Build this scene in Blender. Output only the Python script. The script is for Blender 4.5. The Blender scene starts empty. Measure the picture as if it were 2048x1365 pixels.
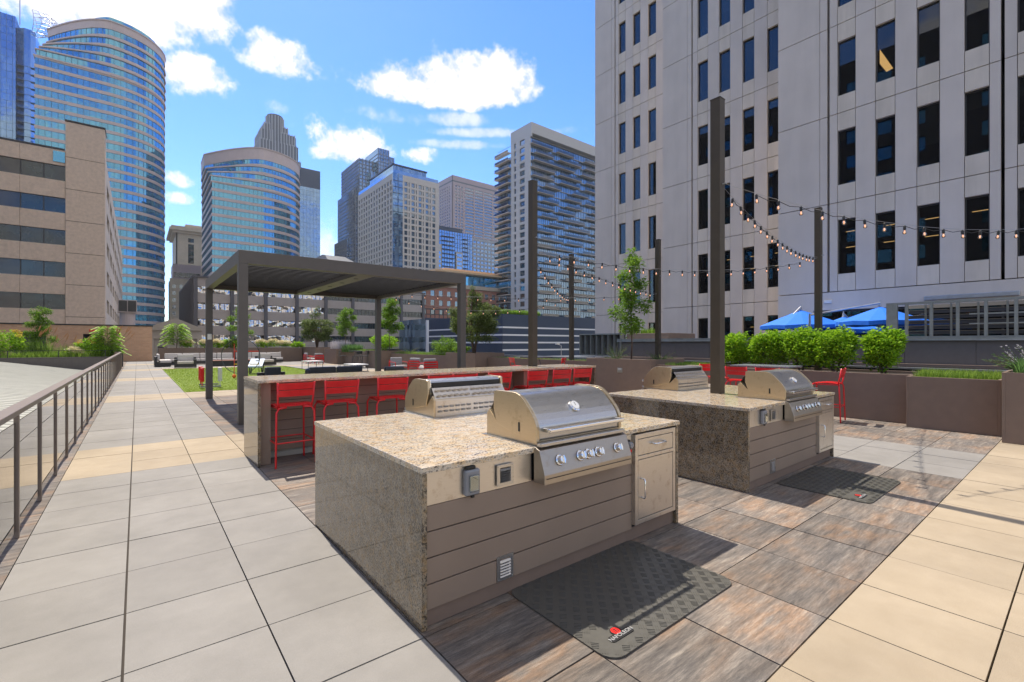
import bpy, bmesh, math, random
from mathutils import Vector, Matrix
R_ = math.radians
scn = bpy.context.scene
COL = scn.collection

# ------------------------------------------------------------------ camera
cam = bpy.data.cameras.new("camera")
camo = bpy.data.objects.new("camera", cam); COL.objects.link(camo)
camo.location = (0, 0, 1.515)
camo.rotation_euler = (R_(90), 0, R_(-38.05))
cam.sensor_width = 36.0
cam.lens = 930.0 / 2048 * 36.0
cam.shift_x = 22.0 / 2048
cam.shift_y = 5.0 / 2048
cam.clip_end = 5000
scn.camera = camo
scn.render.resolution_x, scn.render.resolution_y = 1024, 682

# ------------------------------------------------------------------ world, sun
SUN_DIR = Vector((0.03, 0.58, 1.0)).normalized()
w = bpy.data.worlds.new("World"); scn.world = w; w.use_nodes = True
nt = w.node_tree; nt.nodes.clear()
def N(t, **kw):
    n = nt.nodes.new(t)
    for k, v in kw.items():
        setattr(n, k, v)
    return n
def L(a, b): nt.links.new(a, b)
def math_(op, a, b=None, c=None, clamp=False):
    n = N('ShaderNodeMath', operation=op); n.use_clamp = clamp
    for i, x in enumerate((a, b, c)):
        if x is None: continue
        if isinstance(x, (int, float)): n.inputs[i].default_value = x
        else: L(x, n.inputs[i])
    return n.outputs[0]
sky = N('ShaderNodeTexSky'); sky.sky_type = 'NISHITA'; sky.sun_disc = False
sky.sun_elevation = math.asin(SUN_DIR.z); sky.sun_rotation = math.atan2(SUN_DIR.x, SUN_DIR.y)
sky.altitude = 300; sky.air_density = 1.0; sky.dust_density = 0.25; sky.ozone_density = 3.5
tc = N('ShaderNodeTexCoord')
sep = N('ShaderNodeSeparateXYZ'); L(tc.outputs['Generated'], sep.inputs[0])
az = math_('ARCTAN2', sep.outputs[0], sep.outputs[1])
el = math_('ARCSINE', sep.outputs[2])
noi = N('ShaderNodeTexNoise'); noi.inputs['Scale'].default_value = 7.0; noi.inputs['Detail'].default_value = 9.0; noi.inputs['Roughness'].default_value = 0.62
L(tc.outputs['Generated'], noi.inputs['Vector'])
noi2 = N('ShaderNodeTexNoise'); noi2.inputs['Scale'].default_value = 28.0; noi2.inputs['Detail'].default_value = 6.0; noi2.inputs['Roughness'].default_value = 0.65
L(tc.outputs['Generated'], noi2.inputs['Vector'])
nsum = math_('ADD', math_('MULTIPLY', math_('SUBTRACT', noi.outputs['Fac'], 0.5), 2.6), math_('MULTIPLY', math_('SUBTRACT', noi2.outputs['Fac'], 0.5), 1.5))
# clouds: azimuth, elevation, half width, height above centre, depth below centre (degrees), weight
CLOUDS = [(31.6,28.0,12.0,4.6,1.5,1.15),(37.5,28.2,6.5,4.4,1.5,0.95),(27.5,28.0,6.0,4.4,1.4,0.95),
  (12.6,28.9,4.8,2.6,1.7,0.85),(10.6,29.8,2.6,2.0,2.0,0.5),(19.6,21.5,6.3,3.4,1.5,1.05),(21.8,22.3,3.4,3.0,1.9,0.8),
  (28.1,21.8,2.5,1.2,1.0,0.55),(-6.0,31.0,13.0,9.0,5.5,1.6),(5.0,31.5,4.6,4.0,3.4,1.3),(5.2,25.7,3.8,2.2,2.2,1.1),
  (3.2,16.2,2.0,1.0,0.9,0.9),(3.2,14.4,1.9,0.8,0.9,0.9),(43.4,26.2,1.1,0.8,0.7,0.45),(-30.0,24.0,12.0,9.0,7.0,1.0)]
dens = None
for (a0, e0, ra, up, dn, wt) in CLOUDS:
    dx = math_('MULTIPLY', math_('SUBTRACT', az, R_(a0)), 1 / R_(ra))
    de = math_('SUBTRACT', el, R_(e0))
    dy = math_('MAXIMUM', math_('MULTIPLY', de, 1 / R_(up)), math_('MULTIPLY', de, -1 / R_(dn)))
    r2 = math_('ADD', math_('MULTIPLY', dx, dx), math_('MULTIPLY', dy, dy))
    d = math_('MULTIPLY', math_('SUBTRACT', 1.0, r2), wt)
    dens = d if dens is None else math_('MAXIMUM', dens, d)
wis = None
for (a0, e0, ra, up, dn, wt) in [(32.8,25.6,4.4,0.9,0.8,1.0),(38.5,24.3,11.0,0.7,0.5,1.0),(32.5,23.0,8.0,0.6,0.5,0.9),(15.5,11.0,4.5,3.5,4.5,1.2),(12.3,24.6,1.5,0.7,0.7,0.7),(24.5,25.3,5.0,1.2,1.0,0.8)]:
    dx = math_('MULTIPLY', math_('SUBTRACT', az, R_(a0)), 1 / R_(ra)); de = math_('SUBTRACT', el, R_(e0))
    dy = math_('MAXIMUM', math_('MULTIPLY', de, 1 / R_(up)), math_('MULTIPLY', de, -1 / R_(dn)))
    d = math_('MULTIPLY', math_('SUBTRACT', 1.0, math_('ADD', math_('MULTIPLY', dx, dx), math_('MULTIPLY', dy, dy))), wt)
    wis = d if wis is None else math_('MAXIMUM', wis, d)
mw = N('ShaderNodeMapRange'); mw.interpolation_type = 'SMOOTHSTEP'; L(math_('ADD', wis, nsum), mw.inputs['Value']); mw.inputs['From Min'].default_value = 0.1; mw.inputs['From Max'].default_value = 1.5; mw.inputs['To Max'].default_value = 0.55
dens = math_('ADD', dens, nsum)
m1 = N('ShaderNodeMapRange'); m1.interpolation_type = 'SMOOTHSTEP'
L(dens, m1.inputs['Value']); m1.inputs['From Min'].default_value = 0.0; m1.inputs['From Max'].default_value = 0.95
# unseen scattered clouds added over the rest of the sky to brighten shaded faces
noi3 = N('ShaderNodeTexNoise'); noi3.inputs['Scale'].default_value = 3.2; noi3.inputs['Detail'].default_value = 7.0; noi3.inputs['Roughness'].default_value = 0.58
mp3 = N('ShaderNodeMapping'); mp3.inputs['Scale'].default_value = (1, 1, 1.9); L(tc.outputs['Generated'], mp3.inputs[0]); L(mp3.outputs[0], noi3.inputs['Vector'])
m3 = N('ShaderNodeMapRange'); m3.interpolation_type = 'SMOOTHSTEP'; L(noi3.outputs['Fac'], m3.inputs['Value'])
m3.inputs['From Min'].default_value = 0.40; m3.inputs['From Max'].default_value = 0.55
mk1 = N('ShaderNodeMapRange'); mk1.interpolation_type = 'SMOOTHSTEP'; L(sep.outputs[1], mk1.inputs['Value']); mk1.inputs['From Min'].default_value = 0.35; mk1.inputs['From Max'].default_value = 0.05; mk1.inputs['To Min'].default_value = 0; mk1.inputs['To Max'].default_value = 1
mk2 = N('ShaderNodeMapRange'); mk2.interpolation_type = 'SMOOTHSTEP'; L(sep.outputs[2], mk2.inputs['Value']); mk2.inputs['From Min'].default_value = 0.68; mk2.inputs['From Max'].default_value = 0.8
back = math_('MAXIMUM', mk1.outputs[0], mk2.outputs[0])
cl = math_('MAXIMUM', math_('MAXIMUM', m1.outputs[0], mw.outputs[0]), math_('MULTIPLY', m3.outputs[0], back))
bgs = N('ShaderNodeBackground'); bgs.inputs['Strength'].default_value = 0.15
hs = N('ShaderNodeHueSaturation'); hs.inputs['Saturation'].default_value = 1.30
hs.inputs['Hue'].default_value = 0.513; hs.inputs['Value'].default_value = 1.15; L(sky.outputs[0], hs.inputs['Color']); L(hs.outputs[0], bgs.inputs['Color'])
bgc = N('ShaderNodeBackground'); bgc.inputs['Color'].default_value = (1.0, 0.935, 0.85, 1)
sh0 = N('ShaderNodeMapRange'); L(noi2.outputs['Fac'], sh0.inputs['Value']); sh0.inputs['From Min'].default_value = 0.35; sh0.inputs['From Max'].default_value = 0.6; sh0.inputs['To Min'].default_value = 0.72; sh0.inputs['To Max'].default_value = 0.86
shade = sh0.outputs[0]
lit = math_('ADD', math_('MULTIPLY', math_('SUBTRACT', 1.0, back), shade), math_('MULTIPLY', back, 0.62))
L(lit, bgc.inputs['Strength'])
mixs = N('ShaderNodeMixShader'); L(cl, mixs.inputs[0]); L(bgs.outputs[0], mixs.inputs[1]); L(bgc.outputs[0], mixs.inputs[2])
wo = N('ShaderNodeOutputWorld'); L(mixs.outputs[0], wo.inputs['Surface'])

sun = bpy.data.lights.new("sun", 'SUN'); sun.energy = 4.0; sun.angle = R_(0.5); sun.color = (1.0, 0.91, 0.80)
suno = bpy.data.objects.new("sun", sun); COL.objects.link(suno)
suno.rotation_euler = SUN_DIR.to_track_quat('Z', 'Y').to_euler()
scn.view_settings.view_transform = 'Standard'; scn.view_settings.look = 'None'
scn.view_settings.exposure = 0.72; scn.view_settings.gamma = 1.0

# ------------------------------------------------------------------ materials
def mat_base(name):
    m = bpy.data.materials.new(name); m.use_nodes = True
    t = m.node_tree; b = t.nodes['Principled BSDF']
    return m, t, b
def nd(t, typ, **kw):
    n = t.nodes.new(typ)
    for k, v in kw.items(): setattr(n, k, v)
    return n
def coords(t, scale=(1, 1, 1), kind='Object'):
    tcn = nd(t, 'ShaderNodeTexCoord'); mp = nd(t, 'ShaderNodeMapping'); mp.inputs['Scale'].default_value = scale
    if kind == 'World':
        g = nd(t, 'ShaderNodeNewGeometry'); t.links.new(g.outputs['Position'], mp.inputs[0])
    else: t.links.new(tcn.outputs[kind], mp.inputs[0])
    return mp.outputs[0]
def noise(t, vec, scale, detail=4, rough=0.55):
    n = nd(t, 'ShaderNodeTexNoise'); n.inputs['Scale'].default_value = scale; n.inputs['Detail'].default_value = detail; n.inputs['Roughness'].default_value = rough
    t.links.new(vec, n.inputs['Vector']); return n.outputs['Fac']
def ramp(t, fac, stops):
    r = nd(t, 'ShaderNodeValToRGB'); e = r.color_ramp.elements
    while len(e) < len(stops): e.new(0.5)
    for i, (p, c) in enumerate(stops): e[i].position = p; e[i].color = (c[0], c[1], c[2], 1)
    t.links.new(fac, r.inputs[0]); return r.outputs[0]
def bump(t, b, h, strength=0.2, dist=0.01):
    n = nd(t, 'ShaderNodeBump'); n.inputs['Strength'].default_value = strength; n.inputs['Distance'].default_value = dist
    t.links.new(h, n.inputs['Height']); t.links.new(n.outputs[0], b.inputs['Normal'])
def scl(c, k): return tuple(min(1, x * k) for x in c[:3])
def simple(name, c, rough=0.6, metal=0.0, var=0.12, nscale=6, bmp=0.0, kind='World', spec=0.5, fine=60, streak=0.0):
    m, t, b = mat_base(name)
    v = coords(t, kind=kind)
    f = noise(t, v, nscale, 5)
    col = ramp(t, f, [(0.3, scl(c, 1 - var)), (0.7, scl(c, 1 + var))])
    if streak:
        s1 = noise(t, coords(t, (0.9, 0.9, 0.09), 'World'), 1.6, 6, 0.65); s2 = noise(t, v, 1.3, 4)
        k = ramp(t, s1, [(0.38, (1 - streak, 1 - streak, 1 - streak * 1.05)), (0.56, (1, 1, 1))])
        mx = nd(t, 'ShaderNodeMix', data_type='RGBA', blend_type='MULTIPLY'); mx.inputs[0].default_value = 1.0; t.links.new(col, mx.inputs[6]); t.links.new(k, mx.inputs[7]); col = mx.outputs[2]
    t.links.new(col, b.inputs['Base Color'])
    b.inputs['Roughness'].default_value = rough; b.inputs['Metallic'].default_value = metal
    b.inputs['Specular IOR Level'].default_value = spec
    if bmp: bump(t, b, noise(t, v, fine, 3), bmp, 0.004)
    return m
def paver_mat(name, stops, rough=0.85, sx=1.0, sy=1.0, scale=5.0, speck=0.1, pvar=0.10, det=7, rgh=0.62, streak=None):
    m, t, b = mat_base(name)
    g = nd(t, 'ShaderNodeNewGeometry'); at = nd(t, 'ShaderNodeAttribute', attribute_name='rnd')
    off = nd(t, 'ShaderNodeVectorMath', operation='MULTIPLY_ADD')
    cmb = nd(t, 'ShaderNodeCombineXYZ'); t.links.new(at.outputs['Fac'], cmb.inputs[2]); t.links.new(at.outputs['Fac'], cmb.inputs[0])
    off.inputs[1].default_value = (37, 19, 53); t.links.new(cmb.outputs[0], off.inputs[0]); t.links.new(g.outputs['Position'], off.inputs[2])
    mp = nd(t, 'ShaderNodeMapping'); mp.inputs['Scale'].default_value = (sx, sy, 1); t.links.new(off.outputs[0], mp.inputs[0])
    f = noise(t, mp.outputs[0], scale, det, rgh)
    col = ramp(t, f, stops)
    if streak:
        mp2 = nd(t, 'ShaderNodeMapping'); mp2.inputs['Scale'].default_value = (streak[0], streak[1], 1); t.links.new(off.outputs[0], mp2.inputs[0])
        f2 = noise(t, mp2.outputs[0], 2.6, 12, 0.76)
        k2 = ramp(t, f2, [(0.34, (0.42, 0.42, 0.43)), (0.45, (0.80, 0.80, 0.80)), (0.53, (1.0, 1.0, 1.0)), (0.60, (1.0, 1.0, 1.0)), (0.70, (1.0, 1.0, 1.0))])
        for e_ in k2.node.color_ramp.elements: pass
        vmm = nd(t, 'ShaderNodeVectorMath', operation='MULTIPLY'); t.links.new(col, vmm.inputs[0]); t.links.new(k2, vmm.inputs[1]); col = vmm.outputs[0]
        lm = nd(t, 'ShaderNodeMapRange'); t.links.new(f2, lm.inputs[0]); lm.inputs[1].default_value = 0.53; lm.inputs[2].default_value = 0.70; lm.inputs[4].default_value = 0.55
        lx = nd(t, 'ShaderNodeMix', data_type='RGBA'); t.links.new(lm.outputs[0], lx.inputs[0]); t.links.new(col, lx.inputs[6]); lx.inputs[7].default_value = (0.42, 0.38, 0.32, 1); col = lx.outputs[2]
    if streak:
        mp4 = nd(t, 'ShaderNodeMapping'); mp4.inputs['Scale'].default_value = (5, 42, 1); t.links.new(off.outputs[0], mp4.inputs[0])
        k4 = ramp(t, noise(t, mp4.outputs[0], 3.0, 4, 0.7), [(0.38, (0.88, 0.86, 0.84)), (0.62, (1.25, 1.21, 1.16))])
        vm4 = nd(t, 'ShaderNodeVectorMath', operation='MULTIPLY'); t.links.new(col, vm4.inputs[0]); t.links.new(k4, vm4.inputs[1]); col = vm4.outputs[0]
    sp = noise(t, g.outputs['Position'], 260, 2, 0.6)
    spm = nd(t, 'ShaderNodeMapRange'); t.links.new(sp, spm.inputs[0]); spm.inputs[1].default_value = 0.3; spm.inputs[2].default_value = 0.7
    spm.inputs[3].default_value = 1 - speck; spm.inputs[4].default_value = 1 + speck
    pm = nd(t, 'ShaderNodeMapRange'); t.links.new(at.outputs['Fac'], pm.inputs[0]); pm.inputs[3].default_value = 1 - pvar; pm.inputs[4].default_value = 1 + pvar
    st = noise(t, g.outputs['Position'], 0.9, 5, 0.6)
    stm = nd(t, 'ShaderNodeMapRange'); t.links.new(st, stm.inputs[0]); stm.inputs[1].default_value = 0.3; stm.inputs[2].default_value = 0.7; stm.inputs[3].default_value = 0.83; stm.inputs[4].default_value = 1.06
    mul = nd(t, 'ShaderNodeMath', operation='MULTIPLY'); t.links.new(spm.outputs[0], mul.inputs[0]); t.links.new(pm.outputs[0], mul.inputs[1])
    mul2 = nd(t, 'ShaderNodeMath', operation='MULTIPLY'); t.links.new(mul.outputs[0], mul2.inputs[0]); t.links.new(stm.outputs[0], mul2.inputs[1])
    gr = nd(t, 'ShaderNodeMapRange'); t.links.new(noise(t, g.outputs['Position'], 17, 8, 0.75), gr.inputs[0]); gr.inputs[1].default_value = 0.66; gr.inputs[2].default_value = 0.74; gr.inputs[3].default_value = 1.0; gr.inputs[4].default_value = 0.72
    mul3 = nd(t, 'ShaderNodeMath', operation='MULTIPLY'); t.links.new(mul2.outputs[0], mul3.inputs[0]); t.links.new(gr.outputs[0], mul3.inputs[1])
    vm = nd(t, 'ShaderNodeVectorMath', operation='SCALE'); t.links.new(col, vm.inputs[0]); t.links.new(mul3.outputs[0], vm.inputs['Scale'])
    t.links.new(vm.outputs[0], b.inputs['Base Color']); b.inputs['Roughness'].default_value = rough
    bump(t, b, sp, 0.25, 0.002)
    return m
def granite(name, stops, stretch=(1, 1, 1), rough=0.12):
    m, t, b = mat_base(name)
    v = coords(t, stretch, 'World')
    f1 = noise(t, v, 105, 3, 0.8); f2 = noise(t, v, 14, 5, 0.65)
    mx = nd(t, 'ShaderNodeMath', operation='MULTIPLY_ADD'); t.links.new(f2, mx.inputs[0]); mx.inputs[1].default_value = 0.26
    ad = nd(t, 'ShaderNodeMath', operation='MULTIPLY'); t.links.new(f1, ad.inputs[0]); ad.inputs[1].default_value = 0.9
    t.links.new(ad.outputs[0], mx.inputs[2])
    sb = nd(t, 'ShaderNodeMath', operation='SUBTRACT'); t.links.new(mx.outputs[0], sb.inputs[0]); sb.inputs[1].default_value = 0.08
    col = ramp(t, sb.outputs[0], stops)
    f3 = noise(t, coords(t, (stretch[0], 1, 1), 'World'), 22, 4, 0.6)
    w3 = ramp(t, f3, [(0.45, (1, 1, 1)), (0.62, (1.0, 0.84, 0.62))])
    mc = nd(t, 'ShaderNodeMix', data_type='RGBA', blend_type='MULTIPLY'); mc.inputs[0].default_value = 1.0
    t.links.new(col, mc.inputs[6]); t.links.new(w3, mc.inputs[7]); col = mc.outputs[2]
    t.links.new(col, b.inputs['Base Color']); b.inputs['Roughness'].default_value = rough
    b.inputs['Specular IOR Level'].default_value = 0.8
    return m
def brick_mat(name, c1, c2, cm, sx=3.2, sy=9):
    m, t, b = mat_base(name)
    g = nd(t, 'ShaderNodeNewGeometry'); sp = nd(t, 'ShaderNodeSeparateXYZ'); t.links.new(g.outputs['Position'], sp.inputs[0])
    ad = nd(t, 'ShaderNodeMath', operation='ADD'); t.links.new(sp.outputs[0], ad.inputs[0]); t.links.new(sp.outputs[1], ad.inputs[1])
    cb = nd(t, 'ShaderNodeCombineXYZ'); t.links.new(ad.outputs[0], cb.inputs[0]); t.links.new(sp.outputs[2], cb.inputs[1])
    br = nd(t, 'ShaderNodeTexBrick'); br.inputs['Color1'].default_value = (*c1, 1); br.inputs['Color2'].default_value = (*c2, 1); br.inputs['Mortar'].default_value = (*cm, 1)
    br.inputs['Scale'].default_value = 1.0; br.inputs['Brick Width'].default_value = 1 / sx; br.inputs['Row Height'].default_value = 1 / sy; br.inputs['Mortar Size'].default_value = 0.008
    t.links.new(cb.outputs[0], br.inputs['Vector']); t.links.new(br.outputs[0], b.inputs['Base Color']); b.inputs['Roughness'].default_value = 0.85
    return m
def glass_mat(name, tint=(0.03, 0.05, 0.06), refl=0.35, rc=(0.9, 0.95, 1), rough=0.03, wav=0.0, wscale=1.0, var=0.3, vs=0.35, cells=None, cc=(0.25, 0.33, 0.38), amt=0.28):
    """opaque curtain-wall glass: dark body colour plus a clear coat of reflection"""
    m, t, b = mat_base(name); t.nodes.remove(b)
    out = t.nodes['Material Output']
    v = coords(t, kind='World')
    g = nd(t, 'ShaderNodeNewGeometry')
    f = noise(t, v, vs, 4)
    c = ramp(t, f, [(0.35, scl(tint, 1 - var)), (0.65, scl(tint, 1 + var))])
    if cells:
        sc = nd(t, 'ShaderNodeVectorMath', operation='MULTIPLY'); sc.inputs[1].default_value = cells; t.links.new(g.outputs['Position'], sc.inputs[0])
        fl = nd(t, 'ShaderNodeVectorMath', operation='FLOOR'); t.links.new(sc.outputs[0], fl.inputs[0])
        wn = nd(t, 'ShaderNodeTexWhiteNoise'); wn.noise_dimensions = '3D'; t.links.new(fl.outputs[0], wn.inputs[0])
        mr_ = nd(t, 'ShaderNodeMapRange'); t.links.new(wn.outputs['Value'], mr_.inputs[0]); mr_.inputs[1].default_value = 1 - amt * 1.8; mr_.inputs[2].default_value = 1.0; mr_.inputs[4].default_value = 1.0
        mc_ = nd(t, 'ShaderNodeMix', data_type='RGBA'); t.links.new(mr_.outputs[0], mc_.inputs[0]); t.links.new(c, mc_.inputs[6]); mc_.inputs[7].default_value = (*cc, 1); c = mc_.outputs[2]
    df = nd(t, 'ShaderNodeBsdfDiffuse'); t.links.new(c, df.inputs[0])
    gl = nd(t, 'ShaderNodeBsdfGlossy'); gl.inputs['Roughness'].default_value = rough; gl.inputs[0].default_value = (*rc, 1)
    fr = nd(t, 'ShaderNodeLayerWeight'); fr.inputs[0].default_value = 0.25
    mr = nd(t, 'ShaderNodeMapRange'); t.links.new(fr.outputs['Facing'], mr.inputs[0]); mr.inputs[3].default_value = refl; mr.inputs[4].default_value = min(1, refl + 0.5)
    mx = nd(t, 'ShaderNodeMixShader'); t.links.new(mr.outputs[0], mx.inputs[0]); t.links.new(df.outputs[0], mx.inputs[1]); t.links.new(gl.outputs[0], mx.inputs[2])
    t.links.new(mx.outputs[0], out.inputs[0])
    if wav:
        bn = nd(t, 'ShaderNodeBump'); bn.inputs['Strength'].default_value = 1.0; bn.inputs['Distance'].default_value = wav
        t.links.new(noise(t, v, wscale, 1), bn.inputs['Height']); t.links.new(bn.outputs[0], gl.inputs['Normal'])
    return m
def clear_glass(name, tint=(0.9, 0.95, 0.94), base=0.06, rough=0.0, boost=1.0):
    m, t, b = mat_base(name); t.nodes.remove(b); out = t.nodes['Material Output']
    tr = nd(t, 'ShaderNodeBsdfTransparent'); tr.inputs[0].default_value = (*tint, 1)
    gl = nd(t, 'ShaderNodeBsdfGlossy'); gl.inputs['Roughness'].default_value = rough
    fr = nd(t, 'ShaderNodeFresnel'); fr.inputs[0].default_value = 1.5
    ma = nd(t, 'ShaderNodeMath', operation='MULTIPLY_ADD'); ma.use_clamp = True
    t.links.new(fr.outputs[0], ma.inputs[0]); ma.inputs[1].default_value = boost; ma.inputs[2].default_value = base
    mx = nd(t, 'ShaderNodeMixShader'); t.links.new(ma.outputs[0], mx.inputs[0]); t.links.new(tr.outputs[0], mx.inputs[1]); t.links.new(gl.outputs[0], mx.inputs[2])
    t.links.new(mx.outputs[0], out.inputs[0]); return m
def leaf_mat(name, c1, c2, trans=0.35):
    m, t, b = mat_base(name); out = t.nodes['Material Output']
    at = nd(t, 'ShaderNodeAttribute', attribute_name='rnd')
    col = ramp(t, at.outputs['Fac'], [(0.0, c1), (1.0, c2)])
    t.links.new(col, b.inputs['Base Color']); b.inputs['Roughness'].default_value = 0.55; b.inputs['Specular IOR Level'].default_value = 0.18
    tl = nd(t, 'ShaderNodeBsdfTranslucent')
    vm = nd(t, 'ShaderNodeVectorMath', operation='SCALE'); vm.inputs['Scale'].default_value = 1.5; t.links.new(col, vm.inputs[0]); t.links.new(vm.outputs[0], tl.inputs[0])
    mx = nd(t, 'ShaderNodeMixShader'); mx.inputs[0].default_value = trans
    t.links.new(b.outputs[0], mx.inputs[1]); t.links.new(tl.outputs[0], mx.inputs[2]); t.links.new(mx.outputs[0], out.inputs[0])
    return m
def emit(name, c, s):
    m, t, b = mat_base(name); b.inputs['Base Color'].default_value = (*c, 1)
    b.inputs['Emission Color'].default_value = (*c, 1); b.inputs['Emission Strength'].default_value = s; return m
def steel_mat(name, c=(0.54, 0.525, 0.50), rough=0.28, stain=0.0, brush=(2, 2, 120), aniso=True):
    m, t, b = mat_base(name)
    v = coords(t, brush, 'World'); f = noise(t, v, 6, 3)
    c0 = ramp(t, f, [(0.3, scl(c, 0.93)), (0.7, scl(c, 1.05))])
    if stain:
        s = noise(t, coords(t, (1, 1, 1), 'World'), 16, 6, 0.7)
        sr = ramp(t, s, [(0.55, (0, 0, 0)), (0.75, (1, 1, 1))])
        mx = nd(t, 'ShaderNodeMix', data_type='RGBA'); mm = nd(t, 'ShaderNodeMath', operation='MULTIPLY'); mm.inputs[1].default_value = stain
        t.links.new(sr, mm.inputs[0]); t.links.new(mm.outputs[0], mx.inputs[0]); t.links.new(c0, mx.inputs[6]); mx.inputs[7].default_value = (0.30, 0.20, 0.11, 1); c0 = mx.outputs[2]
    t.links.new(c0, b.inputs['Base Color']); b.inputs['Metallic'].default_value = 0.95
    rr = nd(t, 'ShaderNodeMapRange'); t.links.new(f, rr.inputs[0]); rr.inputs[3].default_value = rough * 0.8; rr.inputs[4].default_value = rough * 1.3
    t.links.new(rr.outputs[0], b.inputs['Roughness'])
    return m
M = {}
M['gray'] = paver_mat('paver_gray', [(0.25, (0.225, 0.214, 0.194)), (0.75, (0.265, 0.252, 0.229))], pvar=0.045)
M['cream'] = paver_mat('paver_cream', [(0.25, (0.325, 0.262, 0.178)), (0.75, (0.375, 0.308, 0.217))], pvar=0.07)
M['wood'] = paver_mat('paver_plank', [(0.36, (0.135, 0.124, 0.114)), (0.47, (0.165, 0.145, 0.126)), (0.55, (0.195, 0.158, 0.128)), (0.63, (0.24, 0.165, 0.112)), (0.72, (0.18, 0.16, 0.14))], sx=0.9, sy=2.2, scale=1.7, speck=0.22, pvar=0.20, det=6, rgh=0.6, streak=(1.0, 10.0))
M['sand'] = simple('joint_sand', (0.05, 0.042, 0.036), 0.95)
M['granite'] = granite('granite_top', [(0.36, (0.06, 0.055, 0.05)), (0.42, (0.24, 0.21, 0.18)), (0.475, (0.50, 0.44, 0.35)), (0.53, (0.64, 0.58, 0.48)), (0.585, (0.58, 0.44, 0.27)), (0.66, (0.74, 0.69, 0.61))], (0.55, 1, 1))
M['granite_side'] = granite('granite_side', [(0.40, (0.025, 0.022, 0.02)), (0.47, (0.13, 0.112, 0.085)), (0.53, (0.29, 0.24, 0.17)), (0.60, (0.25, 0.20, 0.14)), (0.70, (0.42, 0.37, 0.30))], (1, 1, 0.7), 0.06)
M['siding'] = simple('siding_taupe', (0.26, 0.195, 0.145), 0.6, var=0.06, nscale=2, bmp=0.08)
M['steel'] = steel_mat('steel_brushed')
M['steel_warm'] = steel_mat('steel_side', (0.62, 0.505, 0.34), 0.34, stain=0.45)
M['steel_dark'] = steel_mat('steel_panel', (0.44, 0.385, 0.32), 0.36, stain=0.3)
M['steel_dirty'] = steel_mat('steel_door', (0.68, 0.63, 0.56), 0.34, stain=0.5)
M['chrome'] = steel_mat('chrome', (0.8, 0.8, 0.8), 0.08)
M['black'] = simple('black_paint', (0.012, 0.012, 0.012), 0.45)
M['dark'] = simple('dark_interior', (0.008, 0.008, 0.009), 0.9)
M['graycover'] = simple('grey_plastic', (0.24, 0.245, 0.26), 0.25)
M['redpaint'] = simple('red_paint', (0.66, 0.014, 0.018), 0.28, var=0.10, nscale=12)
M['taupe'] = simple('planter_taupe', (0.21, 0.148, 0.11), 0.75, var=0.06, bmp=0.15)
M['soil'] = simple('soil', (0.05, 0.035, 0.025), 0.95, nscale=20, var=0.4)
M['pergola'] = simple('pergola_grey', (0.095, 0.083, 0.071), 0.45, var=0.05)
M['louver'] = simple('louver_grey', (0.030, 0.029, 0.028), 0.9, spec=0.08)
M['pole'] = simple('pole_bronze', (0.060, 0.046, 0.028), 0.55, var=0.1)
M['railpost'] = simple('rail_bronze', (0.19, 0.15, 0.125), 0.4, var=0.08)
M['railmetal'] = simple('rail_metal', (0.32, 0.32, 0.32), 0.35, metal=0.6)
M['clamp'] = simple('clamp', (0.5, 0.5, 0.48), 0.3, metal=0.7)
M['railglass'] = clear_glass('rail_glass', (0.88, 0.95, 0.93), 0.14, boost=1.5)
M['mat'] = simple('mat_rubber', (0.095, 0.092, 0.08), 0.40, var=0.08, nscale=30)
M['white'] = simple('white_paint', (0.75, 0.75, 0.73), 0.5, var=0.04)
M['cushion'] = simple('cushion_fabric', (0.52, 0.49, 0.46), 0.9, var=0.05, bmp=0.1)
M['cushgray'] = simple('cushion_grey', (0.30, 0.30, 0.31), 0.9, var=0.05)
M['wicker'] = simple('wicker_dark', (0.035, 0.033, 0.032), 0.6, bmp=0.3)
M['tabledark'] = simple('table_dark', (0.045, 0.048, 0.05), 0.35)
M['slate'] = simple('table_slate', (0.20, 0.22, 0.24), 0.25)
M['turf'] = simple('turf_base', (0.14, 0.20, 0.012), 0.95, var=0.2, nscale=3)
M['bluegame'] = simple('blue_plastic', (0.03, 0.06, 0.30), 0.4)
M['redgame'] = simple('red_plastic', (0.75, 0.02, 0.015), 0.4)
M['yellow'] = simple('yellow_plastic', (0.7, 0.45, 0.02), 0.4)
M['orange'] = simple('orange_plastic', (0.85, 0.16, 0.02), 0.4)
M['boardblue'] = simple('board_paint', (0.30, 0.38, 0.46), 0.4)
M['membrane'] = simple('roof_membrane', (0.38, 0.38, 0.33), 0.8, var=0.08, nscale=2)
M['concrete_panel'] = simple('concrete_panel', (0.67, 0.59, 0.51), 0.85, var=0.06, streak=0.05, nscale=0.6, bmp=0.15, fine=25)
M['concrete_warm'] = simple('concrete_spandrel', (0.70, 0.61, 0.50), 0.85, var=0.06, streak=0.12, nscale=0.8, bmp=0.15, fine=25)
M['frame'] = simple('window_frame', (0.035, 0.030, 0.026), 0.4)
M['pane'] = clear_glass('tower_pane', (0.36, 0.38, 0.36), 0.05, boost=0.8)
M['blind'] = simple('window_blind', (0.30, 0.27, 0.21), 0.8)
M['lightbar'] = emit('ceiling_light', (1.0, 0.55, 0.22), 3.0)
M['beige'] = simple('beige_precast', (0.66, 0.515, 0.39), 0.9, streak=0.04, var=0.10, nscale=3, bmp=0.2, fine=12)
M['beige_side'] = simple('beige_precast_side', (0.62, 0.53, 0.44), 0.9, var=0.06, nscale=1)
M['bandglass'] = glass_mat('band_glass', (0.012, 0.024, 0.024), 0.06, vs=0.5, var=0.5)
M['bandgrey'] = glass_mat('band_shade', (0.05, 0.042, 0.036), 0.05, vs=0.4, var=0.3)
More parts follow.
